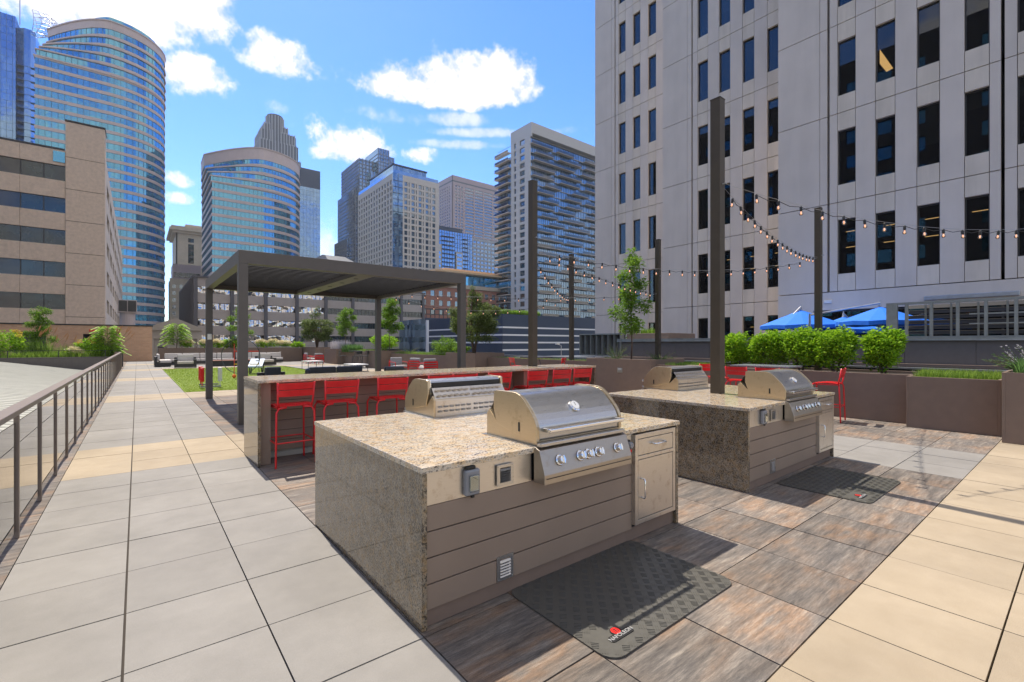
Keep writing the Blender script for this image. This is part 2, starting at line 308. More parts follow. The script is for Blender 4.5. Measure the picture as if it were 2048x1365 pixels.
M['brick'] = brick_mat('brick_tan', (0.54, 0.32, 0.19), (0.62, 0.38, 0.23), (0.5, 0.37, 0.27))
M['brickred'] = brick_mat('brick_red', (0.30, 0.13, 0.09), (0.34, 0.16, 0.11), (0.3, 0.2, 0.15), 1.5, 4)
M['teal'] = glass_mat('teal_glass', (0.012, 0.10, 0.17), 0.46, (0.24, 0.60, 0.86), 0.02, wav=0.02, wscale=0.4, vs=0.12, var=0.5, cells=(.31, .31, .246), cc=(0.10, 0.30, 0.36), amt=0.3)
M['pinkband'] = simple('rose_granite', (0.53, 0.43, 0.395), 0.6, var=0.05, nscale=0.3)
M['mullion'] = simple('mullion', (0.05, 0.09, 0.12), 0.4, metal=0.3)
M['blueglass'] = glass_mat('blue_glass', (0.015, 0.06, 0.15), 0.48, (0.36, 0.56, 0.85), 0.02, wav=0.03, wscale=0.3, vs=0.1, var=0.5, cells=(.45, .45, .33), cc=(0.12, 0.22, 0.33), amt=0.3)
M['deepglass'] = glass_mat('deep_blue_glass', (0.012, 0.035, 0.07), 0.36, (0.42, 0.62, 0.82), 0.03, wav=0.03, wscale=0.5, vs=0.2, var=0.5, cells=(.96, .96, .322), cc=(0.20, 0.28, 0.34), amt=0.38)
M['darkstone'] = simple('blue_grey_stone', (0.10, 0.115, 0.14), 0.6, var=0.08, nscale=0.2)
M['greystripe'] = simple('pale_rib_stone', (0.33, 0.35, 0.38), 0.6)
M['whitegrid'] = simple('white_grid_precast', (0.50, 0.47, 0.43), 0.7, var=0.04)
M['winglass'] = glass_mat('window_glass', (0.014, 0.022, 0.026), 0.22, (0.75, 0.9, 1.0), 0.03, wav=0.01, wscale=0.8, vs=0.6, var=0.6)
M['pinkgrid'] = simple('pink_precast', (0.36, 0.29, 0.31), 0.8, var=0.04)
M['balcony'] = simple('balcony_slab', (0.55, 0.49, 0.43), 0.8, var=0.05)
M['balwhite'] = simple('white_render', (0.50, 0.49, 0.47), 0.8, var=0.04)
M['balglass'] = clear_glass('balcony_glass', (0.55, 0.68, 0.80), 0.12)
M['aptglass'] = glass_mat('apartment_glass', (0.02, 0.05, 0.09), 0.42, (0.50, 0.68, 0.85), 0.03, wav=0.03, wscale=0.5, vs=0.2, var=0.5, cells=(.96, .96, .322), cc=(0.24, 0.33, 0.40), amt=0.38)
M['navy'] = simple('navy_panel', (0.022, 0.04, 0.075), 0.5, var=0.08)
M['greyprecast'] = simple('grey_precast', (0.40, 0.345, 0.30), 0.85, var=0.06, nscale=1)
M['greypier'] = simple('grey_pier', (0.105, 0.10, 0.105), 0.7, var=0.06)
M['wavyglass'] = glass_mat('wavy_glass', (0.02, 0.022, 0.022), 0.62, (0.95, 0.92, 0.88), 0.0, wav=1.3, wscale=0.42, vs=0.3)
M['stone'] = simple('limestone', (0.46, 0.39, 0.30), 0.85, var=0.08, nscale=0.5)
M['tanroof'] = simple('tan_roof_edge', (0.62, 0.42, 0.24), 0.7)
M['umbblue'] = simple('umbrella_blue', (0.01, 0.17, 0.75), 0.7, var=0.05)
M['alu'] = simple('aluminium', (0.42, 0.43, 0.45), 0.35, metal=0.7)
M['screen'] = simple('screen_metal', (0.29, 0.295, 0.27), 0.5, metal=0.3)
M['parapet'] = simple('parapet_panel', (0.135, 0.12, 0.108), 0.7, var=0.06)
M['asphalt'] = simple('asphalt', (0.05, 0.05, 0.05), 0.9)
M['bark'] = simple('bark', (0.13, 0.085, 0.06), 0.9, nscale=30, bmp=0.4)
M['bulb'] = clear_glass('bulb_glass', (0.95, 0.78, 0.66), 0.28, boost=1.0)
M['filament'] = emit('bulb_filament', (1.0, 0.55, 0.28), 1.0)
M['wire'] = simple('wire_black', (0.015, 0.015, 0.015), 0.5)
M['leaf_bright'] = leaf_mat('leaf_bright', (0.09, 0.22, 0.008), (0.36, 0.56, 0.03))
M['leaf_mid'] = leaf_mat('leaf_mid', (0.07, 0.15, 0.012), (0.22, 0.36, 0.04))
M['textgrey'] = simple('lettering_grey', (0.42, 0.42, 0.41), 0.5)
M['leaf_dark'] = leaf_mat('leaf_olive', (0.045, 0.08, 0.018), (0.19, 0.24, 0.07))
M['leaf_juniper'] = leaf_mat('leaf_juniper', (0.045, 0.11, 0.03), (0.14, 0.26, 0.07))
M['grassblade'] = leaf_mat('grass_blade', (0.09, 0.17, 0.02), (0.26, 0.38, 0.06))
M['plume'] = leaf_mat('grass_plume', (0.45, 0.26, 0.13), (0.70, 0.46, 0.28))
M['flower_cream'] = leaf_mat('flower_cream', (0.60, 0.52, 0.26), (0.80, 0.74, 0.55), 0.2)
M['flower_lilac'] = leaf_mat('flower_lilac', (0.36, 0.34, 0.36), (0.55, 0.52, 0.54), 0.2)
M['flower_orange'] = leaf_mat('flower_yellow', (0.5, 0.33, 0.03), (0.62, 0.50, 0.08), 0.3)

# ------------------------------------------------------------------ mesh helpers
class MB:
    def __init__(s): s.v = []; s.f = []; s.r = []
    def quad(s, *p, r=None):
        i = len(s.v); s.v += [tuple(q) for q in p]; s.f.append(tuple(range(i, i + len(p)))); s.r.append(r if r is not None else 0.5)
    def box(s, x0, x1, y0, y1, z0, z1, M_=None, r=None):
        P = [(x0,y0,z0),(x1,y0,z0),(x1,y1,z0),(x0,y1,z0),(x0,y0,z1),(x1,y0,z1),(x1,y1,z1),(x0,y1,z1)]
        if M_: P = [M_(*p) for p in P]
        i = len(s.v); s.v += [tuple(p) for p in P]
        for f in ((0,3,2,1),(4,5,6,7),(0,1,5,4),(1,2,6,5),(2,3,7,6),(3,0,4,7)):
            s.f.append(tuple(i + k for k in f)); s.r.append(r if r is not None else 0.5)
        return s
    def prism(s, poly, a0, a1, M_):
        """extrude a 2-D polygon (p,q) from a0 to a1; M_(a,p,q)->xyz"""
        n = len(poly); i = len(s.v)
        s.v += [tuple(M_(a0, p, q)) for p, q in poly] + [tuple(M_(a1, p, q)) for p, q in poly]
        s.f.append(tuple(range(i, i + n))[::-1]); s.r.append(.5); s.f.append(tuple(range(i + n, i + 2 * n))); s.r.append(.5)
        for k in range(n):
            k2 = (k + 1) % n; s.f.append((i + k, i + k2, i + n + k2, i + n + k)); s.r.append(.5)
        return s
    def tube(s, pts, rad, n=8, cap=True):
        pts = [Vector(p) for p in pts]; rads = rad if isinstance(rad, (list, tuple)) else [rad] * len(pts)
        base = len(s.v); prev = None
        for k, p in enumerate(pts):
            d = (pts[min(k + 1, len(pts) - 1)] - pts[max(k - 1, 0)])
            if d.length < 1e-9: d = Vector((0, 0, 1))
            d.normalize()
            if prev is None:
                u = d.cross(Vector((0, 0, 1)) if abs(d.z) < 0.95 else Vector((1, 0, 0))).normalized()
            else:
                u = (prev - d * prev.dot(d)); u = u.normalized() if u.length > 1e-6 else d.orthogonal().normalized()
            prev = u; v = d.cross(u)
            for j in range(n):
                a = 2 * math.pi * j / n; q = p + (u * math.cos(a) + v * math.sin(a)) * rads[k]; s.v.append(tuple(q))
        for k in range(len(pts) - 1):
            for j in range(n):
                j2 = (j + 1) % n; a = base + k * n; s.f.append((a + j, a + j2, a + n + j2, a + n + j)); s.r.append(.5)
        if cap:
            s.f.append(tuple(base + j for j in range(n))[::-1]); s.r.append(.5)
            e = base + (len(pts) - 1) * n; s.f.append(tuple(e + j for j in range(n))); s.r.append(.5)
        return s
    def lathe(s, prof, c=(0, 0, 0), n=16, axis='z'):
        base = len(s.v)
        for (r, z) in prof:
            for j in range(n):
                a = 2 * math.pi * j / n; x, y = r * math.cos(a), r * math.sin(a)
                p = {'z': (x, y, z), 'y': (x, z, y), 'x': (z, x, y)}[axis]
                s.v.append((c[0] + p[0], c[1] + p[1], c[2] + p[2]))
        for k in range(len(prof) - 1):
            for j in range(n):
                j2 = (j + 1) % n; a = base + k * n; s.f.append((a + j, a + j2, a + n + j2, a + n + j)); s.r.append(.5)
        s.f.append(tuple(base + j for j in range(n))[::-1]); s.r.append(.5)
        e = base + (len(prof) - 1) * n; s.f.append(tuple(e + j for j in range(n))); s.r.append(.5)
        return s
def link(name, mb, mat, parent=None, bevel=0, smooth=False, loc=None, rot=None, seg=2):
    me = bpy.data.meshes.new(name); me.from_pydata(mb.v, [], mb.f); me.validate(clean_customdata=False)
    if len(me.polygons) == len(mb.r) and any(r != .5 for r in mb.r):
        at = me.attributes.new('rnd', 'FLOAT', 'FACE'); at.data.foreach_set('value', mb.r)
    me.materials.append(M[mat] if isinstance(mat, str) else mat)
    bm = bmesh.new(); bm.from_mesh(me); bmesh.ops.recalc_face_normals(bm, faces=bm.faces) if len(me.polygons) < 4000 else None
    bm.to_mesh(me); bm.free()
    if smooth: me.polygons.foreach_set('use_smooth', [True] * len(me.polygons))
    o = bpy.data.objects.new(name, me); COL.objects.link(o)
    if parent: o.parent = parent
    if loc: o.location = loc
    if rot: o.rotation_euler = rot
    if bevel:
        md = o.modifiers.new('bevel', 'BEVEL'); md.width = bevel; md.segments = seg; md.limit_method = 'ANGLE'; md.angle_limit = R_(35)
        md.harden_normals = False
    return o
def tag(o, label=None, cat=None, group=None, kind=None):
    if label: o['label'] = label
    if cat: o['category'] = cat
    if group: o['group'] = group
    if kind: o['kind'] = kind
    return o
def thing(name, label, cat, loc=(0, 0, 0), rz=0, group=None):
    o = bpy.data.objects.new(name, None); o.empty_display_size = 0.1; COL.objects.link(o)
    o.location = loc; o.rotation_euler = (0, 0, rz)
    return tag(o, label, cat, group)
def struct(name, mb, mat, **k): return tag(link(name, mb, mat, **k), kind='structure')
def copy_thing(src, loc, rz, label, group=None):
    def rec(o, par):
        c = o.copy(); COL.objects.link(c); c.parent = par
        for ch in [x for x in o.children]: rec(ch, c)
        return c
    r = rec(src, None); r.location = loc; r.rotation_euler = (0, 0, rz); r['label'] = label
    if group: r['group'] = group
    return r
# ================================================================== SETTING
G = 0.61; GX = -0.055; GY = 2.74
st = MB(); st.box(-1.02, 13.4, -6, 50.8, -0.45, -0.032); struct('deck_base', st, 'sand')
gnd = MB(); gnd.quad((-1500, -1500, -14), (1500, -1500, -14), (1500, 1800, -14), (-1500, 1800, -14)); struct('ground', gnd, 'asphalt')
random.seed(4)
pv = {'gray': MB(), 'cream': MB(), 'wood': MB()}
def zone(x, y):
    k = ((y - 7.01) / 8.54) % 1.0 * 8.54
    band = k < 1.83
    if x < 1.165:
        return 'cream' if (band and y > 6.9) else 'gray'
    if y < 0.91: return 'cream'
    if y < 7.01: return 'gray' if 7.265 < x < 9.095 else 'wood'
    if y > 17.38:
        if x < 7.7 and y < 33.9: return None
        return 'cream' if (33.4 < y < 35.1 or 24.1 < y < 25.9) else 'gray'
    if band: return 'cream'
    return 'wood'
for j in range(-10, 79):
    y0 = GY + G * j
    for i in range(-1, 22):
        x0 = GX + G * i; zz = zone(x0 + .3, y0 + .3)
        if zz is None: continue
        jx = 0.008 if i in (0,) else 0.004
        dz = random.uniform(-0.0012, 0.0012)
        pv[zz].box(x0 + jx, x0 + G - 0.0035, y0 + .0042, y0 + G - .0042, -0.03, dz, r=random.random())
    pv['wood'].box(-1.0, -0.668, y0 + .003, y0 + G - .003, -0.03, -0.002, r=random.random())
struct('walkway_pavers_grey', pv['gray'], 'gray'); struct('walkway_pavers_cream', pv['cream'], 'cream'); struct('terrace_pavers_plank', pv['wood'], 'wood')
# turf
tf = MB(); tf.box(1.17, 7.72, 17.39, 33.88, -0.03, 0.004); struct('turf_base', tf, 'turf')
M['turfblade'] = leaf_mat('turf_blade', (0.15, 0.24, 0.006), (0.30, 0.40, 0.02), 0.2)
gb = MB(); random.seed(8)
for k in range(42000):
    y = 17.42 + 16.4 * random.random() ** 1.6; x = random.uniform(1.2, 7.7); a = random.uniform(0, 6.28); wd = 0.004 + 0.0005 * (y - 17); h = random.uniform(.018, .032) ; lx, ly = random.uniform(-.012, .012), random.uniform(-.012, .012)
    gb.quad((x - math.cos(a) * wd, y - math.sin(a) * wd, .004), (x + math.cos(a) * wd, y + math.sin(a) * wd, .004), (x + lx, y + ly, h), r=random.random())
tag(link('turf', gb, 'turfblade'), 'bright green artificial turf lawn beside the walkway', 'turf', kind='stuff')
# pale pitched roof left of the walkway
rf = MB(); rf.quad((-1.0, -4, -.26), (-1.0, 36, -.26), (-12.5, 36, 1.67), (-12.5, -4, 1.67))
for k in range(1, 100):
    y = -4 + .4 * k; rf.quad((-1.0, y, -.257), (-1.0, y + .025, -.235), (-12.5, y + .025, 1.695), (-12.5, y, 1.673))
rf.box(-1.02, -1.0, -4, 36, -3, -.2)
o = link('pitched_roof', rf, 'membrane'); tag(o, 'pale ribbed membrane roof sloping down to the glass railing', 'roof')

# ------------------------------------------------------------------ foliage helpers
def leaves(name, blobs, n, size, mat, parent=None, seed=0, aspect=2.2, up=0.35, shell=0.5, droop=0.0, label=None, **kw):
    """blobs: (x,y,z,rx,ry,rz). leaf-sized folded cards spread through the blobs"""
    rnd = random.Random(seed); mb = MB()
    vol = [b[3] * b[4] * b[5] for b in blobs]; tot = sum(v ** 0.75 for v in vol); acc = []
    s = 0
    for v in vol: s += v ** 0.75 / tot; acc.append(s)
    for k in range(n):
        q = rnd.random(); bi = next((i for i, a in enumerate(acc) if q <= a), len(blobs) - 1); b = blobs[bi]
        while True:
            d = Vector((rnd.gauss(0, 1), rnd.gauss(0, 1), rnd.gauss(0, 1)))
            if d.length > .01: break
        d.normalize(); rr = shell + (1 - shell) * rnd.random() ** 0.6 if rnd.random() < .75 else rnd.random()
        rr *= 1 + .16 * rnd.gauss(0, 1)
        p = Vector((b[0] + d.x * b[3] * rr, b[1] + d.y * b[4] * rr, b[2] + d.z * b[5] * rr))
        ax = Vector((rnd.gauss(0, 1) + d.x, rnd.gauss(0, 1) + d.y, rnd.gauss(0, .6) + up - droop)).normalized()
        nr = Vector((rnd.gauss(0, .7), rnd.gauss(0, .7), 1)).normalized(); sd = ax.cross(nr)
        if sd.length < .05: continue
        sd.normalize(); nn = sd.cross(ax)
        l = size * rnd.uniform(.6, 1.25); wd = l / aspect / 2
        tip = p + ax * l; mid = p + ax * l * .45
        r = min(1, max(0, rnd.gauss(.5, .25)))
        i = len(mb.v); mb.v += [tuple(p), tuple(mid + sd * wd + nn * wd * .4), tuple(tip), tuple(mid - sd * wd + nn * wd * .4)]
        mb.f += [(i, i + 1, i + 2), (i, i + 2, i + 3)]; mb.r += [r, r]
    return link(name, mb, mat, parent)
def grass_mb(x0, x1, y0, y1, z, n, h, seed=0, wd=.006, lean=.5, mb=None):
    rnd = random.Random(seed); mb = mb or MB()
    for k in range(n):
        x, y = rnd.uniform(x0, x1), rnd.uniform(y0, y1); a = rnd.uniform(0, 6.28); hh = h * rnd.uniform(.5, 1.1); le = lean * hh * rnd.random()
        dx, dy = math.cos(a), math.sin(a); sx, sy = -dy * wd, dx * wd; r = rnd.random()
        i = len(mb.v); mb.v += [(x - sx, y - sy, z), (x + sx, y + sy, z), (x + dx * le * .4 + sx * .7, y + dy * le * .4 + sy * .7, z + hh * .6), (x + dx * le * .4 - sx * .7, y + dy * le * .4 - sy * .7, z + hh * .6), (x + dx * le, y + dy * le, z + hh)]
        mb.f += [(i, i + 1, i + 2, i + 3), (i + 3, i + 2, i + 4)]; mb.r += [r, r]
    return mb
def trunk_mb(h, r, seed, branches=6, spread=.5, start=.35, mb=None, base=(0, 0, 0), wob=.04):
    rnd = random.Random(seed); mb = mb or MB(); pts = []; tips = []
    for k in range(7):
        f = k / 6; pts.append((base[0] + rnd.uniform(-wob, wob) * (f > 0), base[1] + rnd.uniform(-wob, wob) * (f > 0), base[2] + h * f))
    mb.tube(pts, [r * (1 - .8 * k / 6) for k in range(7)], 8)
    for b in range(branches):
        f = start + (1 - start) * (b + .3) / branches; k = min(5, int(f * 6)); p = Vector(pts[k]).lerp(Vector(pts[k + 1]), f * 6 - k)
        a = b * 2.4 + rnd.uniform(-.4, .4); l = spread * (1.15 - f * .7) * rnd.uniform(.8, 1.2)
        q = p + Vector((math.cos(a) * l, math.sin(a) * l, l * .75)); m_ = (p + q) / 2 + Vector((0, 0, -.05 * l))
        mb.tube([p, m_, q], [r * .4 * (1.1 - f), r * .28 * (1.1 - f), r * .1], 5); tips.append(q)
    return mb, tips
def slim_tree(x, y, z, h, cr, seed, label, mat='leaf_mid', n=1500, crown0=.33, leaf=.10, group='slim young trees in the planters'):
    t = thing('young_tree', label, 'tree', (x, y, z), 0, group)
    mb, tips = trunk_mb(h * .93, .028, seed, 9, cr * 1.0, crown0); link('trunk', mb, 'bark', t, smooth=True)
    rnd = random.Random(seed + 50); bl = []
    for tp in tips: bl.append((tp.x, tp.y, tp.z, cr * .42, cr * .42, h * .075))
    for k in range(8):
        f = k / 7; zz = h * (crown0 + .05 + (0.95 - crown0) * f); wdt = cr * (.75 - .45 * abs(f - .35) - .25 * f)
        a = rnd.uniform(0, 6.28); bl.append((math.cos(a) * cr * .3 * (1 - f), math.sin(a) * cr * .3 * (1 - f), zz, wdt * rnd.uniform(.6, 1), wdt * rnd.uniform(.6, 1), h * .065))
    leaves('crown', bl, n, leaf, mat, t, seed, 2.6, .1, .3, .3); return t
def bush(name, label, cat, x, y, z, rx, ry, h, seed, mat, n, leaf, group=None, aspect=1.9, stems=True, lump=9, flowers=None, nf=0, fs=.05):
    t = thing(name, label, cat, (x, y, z), 0, group); rnd = random.Random(seed)
    if stems:
        mb = MB()
        for k in range(6):
            a = k * 1.05 + rnd.random(); mb.tube([(math.cos(a) * rx * .08, math.sin(a) * ry * .08, 0), (math.cos(a) * rx * .3, math.sin(a) * ry * .3, h * .4), (math.cos(a) * rx * .55, math.sin(a) * ry * .55, h * .75)], [.013, .010, .004], 5)
        link('stems', mb, 'bark', t)
    bl = [(0, 0, h * .5, rx * .72, ry * .72, h * .42)]
    for k in range(lump):
        a = k * 2.4 + rnd.random() * .6; f = rnd.uniform(.3, .85)
        bl.append((math.cos(a) * rx * .62, math.sin(a) * ry * .62, h * f, rx * rnd.uniform(.28, .42), ry * rnd.uniform(.28, .42), h * rnd.uniform(.14, .24)))
    for k in range(lump):
        a = rnd.uniform(0, 6.28); q = rnd.uniform(.2, .8); bl.append((math.cos(a) * rx * q, math.sin(a) * ry * q, h * (1.0 - .35 * q * q) * rnd.uniform(.9, 1.02), rx * .13, ry * .13, h * .13))
    leaves('foliage', bl, n, leaf, mat, t, seed, aspect)
    if flowers:
        fb = MB()
        bl2 = []
        for k in range(nf):
            a = rnd.uniform(0, 6.28); q = rnd.random() ** .5; px, py = math.cos(a) * rx * .85 * q, math.sin(a) * ry * .85 * q
            bl2.append((px, py, h * (1.12 - .40 * q * q), fs, fs, fs * .8))
        leaves('flower_heads', bl2, nf * 60, fs * .45, flowers, t, seed + 3, 1.2, .2, .8)
    return t
# ================================================================== GRILL ISLANDS
def island(x, y, wx, wy, h, label):
    t = thing('grill_island', label, 'kitchen island', (x, y, 0), 0, 'granite grill islands')
    th = .032
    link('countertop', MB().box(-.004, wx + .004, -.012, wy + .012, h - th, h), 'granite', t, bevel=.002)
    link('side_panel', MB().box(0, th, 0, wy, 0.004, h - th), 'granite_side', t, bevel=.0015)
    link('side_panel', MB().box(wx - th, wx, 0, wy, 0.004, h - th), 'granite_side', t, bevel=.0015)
    return t, th
def louver_vent(parent, cx, cz, w_, h_, flip=1, y=-.0):
    fr = MB()
    for (a, b, c, d) in ((-w_/2, w_/2, h_/2 - .018, h_/2), (-w_/2, w_/2, -h_/2, -h_/2 + .018), (-w_/2, -w_/2 + .022, -h_/2 + .018, h_/2 - .018), (w_/2 - .022, w_/2, -h_/2 + .018, h_/2 - .018)):
        fr.box(cx + a, cx + b, y - .006, y, cz + c, cz + d)
    for sx in (-1, 1):
        for sz in (-1, 1): fr.lathe([(.0035, 0), (.0035, .003)], (cx + sx * (w_/2 - .009), y - .009, cz + sz * (h_/2 - .009)), 8, 'y')
    v = link('vent', fr, 'steel', parent)
    lv = MB(); n = 6
    for k in range(n):
        z = cz - h_/2 + .022 + (h_ - .044) * k / n; zz = (h_ - .044) / n
        lv.quad((cx - w_/2 + .022, y - .012, z), (cx + w_/2 - .022, y - .012, z), (cx + w_/2 - .022, y + .004, z + zz * .85), (cx - w_/2 + .022, y + .004, z + zz * .85))
    link('louvers', lv, 'steel', v); link('vent_backing', MB().box(cx - w_/2 + .022, cx + w_/2 - .022, y + .004, y + .008, cz - h_/2 + .018, cz + h_/2 - .018), 'dark', v)
    return v
def bow_handle(mb, p0, p1, out, r=.007):
    p0, p1, out = Vector(p0), Vector(p1), Vector(out); d = (p1 - p0)
    mb.tube([p0, p0 + out * .8, p0 + out + d * .1, p1 + out - d * .1, p1 + out * .8, p1], r, 8)
def island_front(t, x, wx, h, th, gx0, gx1, cx0, cx1):
    """local coordinates; the front faces -Y at y=0"""
    yf = .012
    sd = MB(); zt = .655
    zs = [.098, .235, .375, .515, .655]
    for a, b in zip(zs[:-1], zs[1:]): sd.box(th, cx0, yf, yf + .02, a + .0035, b - .0035)
    link('siding', sd, 'siding', t, bevel=.001)
    link('toe_kick', MB().box(th, wx - th, yf + .02, yf + .04, 0.004, .1), 'taupe', t)
    link('backing', MB().box(th, wx - th, yf + .022, yf + .03, .1, h - th), 'dark', t)
    link('steel_fascia', MB().box(th, gx0 - .004, yf - .002, yf + .018, zt, h - th), 'steel_dirty', t, bevel=.001)
    link('steel_fascia', MB().box(gx1 + .004, cx0 - .003, yf - .002, yf + .018, zt, h - th), 'steel_dirty', t, bevel=.001)
    # cabinet: frame, drawer, door
    zb = .135; zc = h - th - .012
    fr = MB(); y0, y1 = -.022, yf + .02
    fr.box(cx0, cx0 + .035, y0, y1, zb, zc); fr.box(cx1 - .035, cx1, y0, y1, zb, zc)
    for a, b in ((zb, zb + .035), (zc - .035, zc), (.628, .655)): fr.box(cx0 + .035, cx1 - .035, y0 + .001, y1, a, b)
    cb = link('cabinet', fr, 'steel_dirty', t, bevel=.0015)
    dr = link('drawer_front', MB().box(cx0 + .04, cx1 - .04, y0 + .002, y0 + .018, .66, zc - .04), 'steel_dirty', cb, bevel=.001)
    hb = MB(); cxm = (cx0 + cx1) / 2 + .02; bow_handle(hb, (cxm - .075, y0, .733), (cxm + .075, y0, .733), (0, -.035, 0)); link('handle', hb, 'chrome', dr, smooth=True)
    do = link('door', MB().box(cx0 + .04, cx1 - .04, y0 + .002, y0 + .018, zb + .04, .623), 'steel_dirty', cb, bevel=.001)
    hb = MB(); bow_handle(hb, (cx0 + .075, y0, .335), (cx0 + .075, y0, .48), (0, -.035, 0)); link('handle', hb, 'chrome', do, smooth=True)
def outlet(parent, cx, cz, y=.01):
    b = link('outlet_cover', MB().box(cx - .05, cx + .05, y - .035, y, cz - .075, cz + .07), 'graycover', parent, bevel=.012, seg=3)
    link('cover_window', MB().box(cx - .028, cx + .036, y - .047, y - .0355, cz - .052, cz + .04), 'railglass', b, bevel=.004)
    link('hinge', MB().box(cx - .04, cx + .02, y - .03, y, cz + .071, cz + .09), 'black', b, bevel=.004)
    link('latch', MB().box(cx - .008, cx + .012, y - .03, y - .015, cz - .09, cz - .076), 'black', b, bevel=.002)
i1, th = island(1.171, 2.167, 2.423, 1.848, .865, 'near speckled granite island in the foreground holding two grills')
island_front(i1, 1.171, 2.423, .865, th, .78, 1.655, 1.80, 2.345)
i2, th = island(4.865, 2.160, 2.495, 1.815, .86, 'second granite island with a tall bronze post rising through its top')
island_front(i2, 4.865, 2.495, .86, th, .875, 1.755, 1.90, 2.42)
for t, x0, o0, wx in ((i1, 0, 0, 2.423), (i2, .09, .03, 2.495)):
    outlet(t, .31 + o0, .74)
    louver_vent(t, .555 + o0 * 1.2, .735, .125, .125)
    louver_vent(t, .563 + o0 * 1.2, .178, .125, .145, y=.012)
    tm = link('gas_timer', MB().box(1.655 + x0 + .035, 1.775 + x0 + .004, .001, .009, .665, .825), 'steel', t, bevel=.001)
    tx = 1.735 + x0
    link('timer_plate', MB().box(tx - .028, tx + .022, -.012, .0, .70, .79), 'black', tm, bevel=.002)
    link('timer_dial', MB().lathe([(.024, 0), (.024, -.022), (.019, -.03)], (tx, -.012, .755), 20, 'y'), 'graycover', tm, smooth=False)
    link('stop_button', MB().lathe([(.011, 0), (.011, -.018)], (tx, -.012, .712), 14, 'y'), 'redgame', tm)
    bk = MB(); zs = [.098, .235, .375, .515, .655, .83]
    yb = 1.80
    for a, b in zip(zs[:-1], zs[1:]): bk.box(th, wx - th, yb - .03, yb - .01, a + .003, b - .003)
    link('rear_siding', bk, 'siding', t)
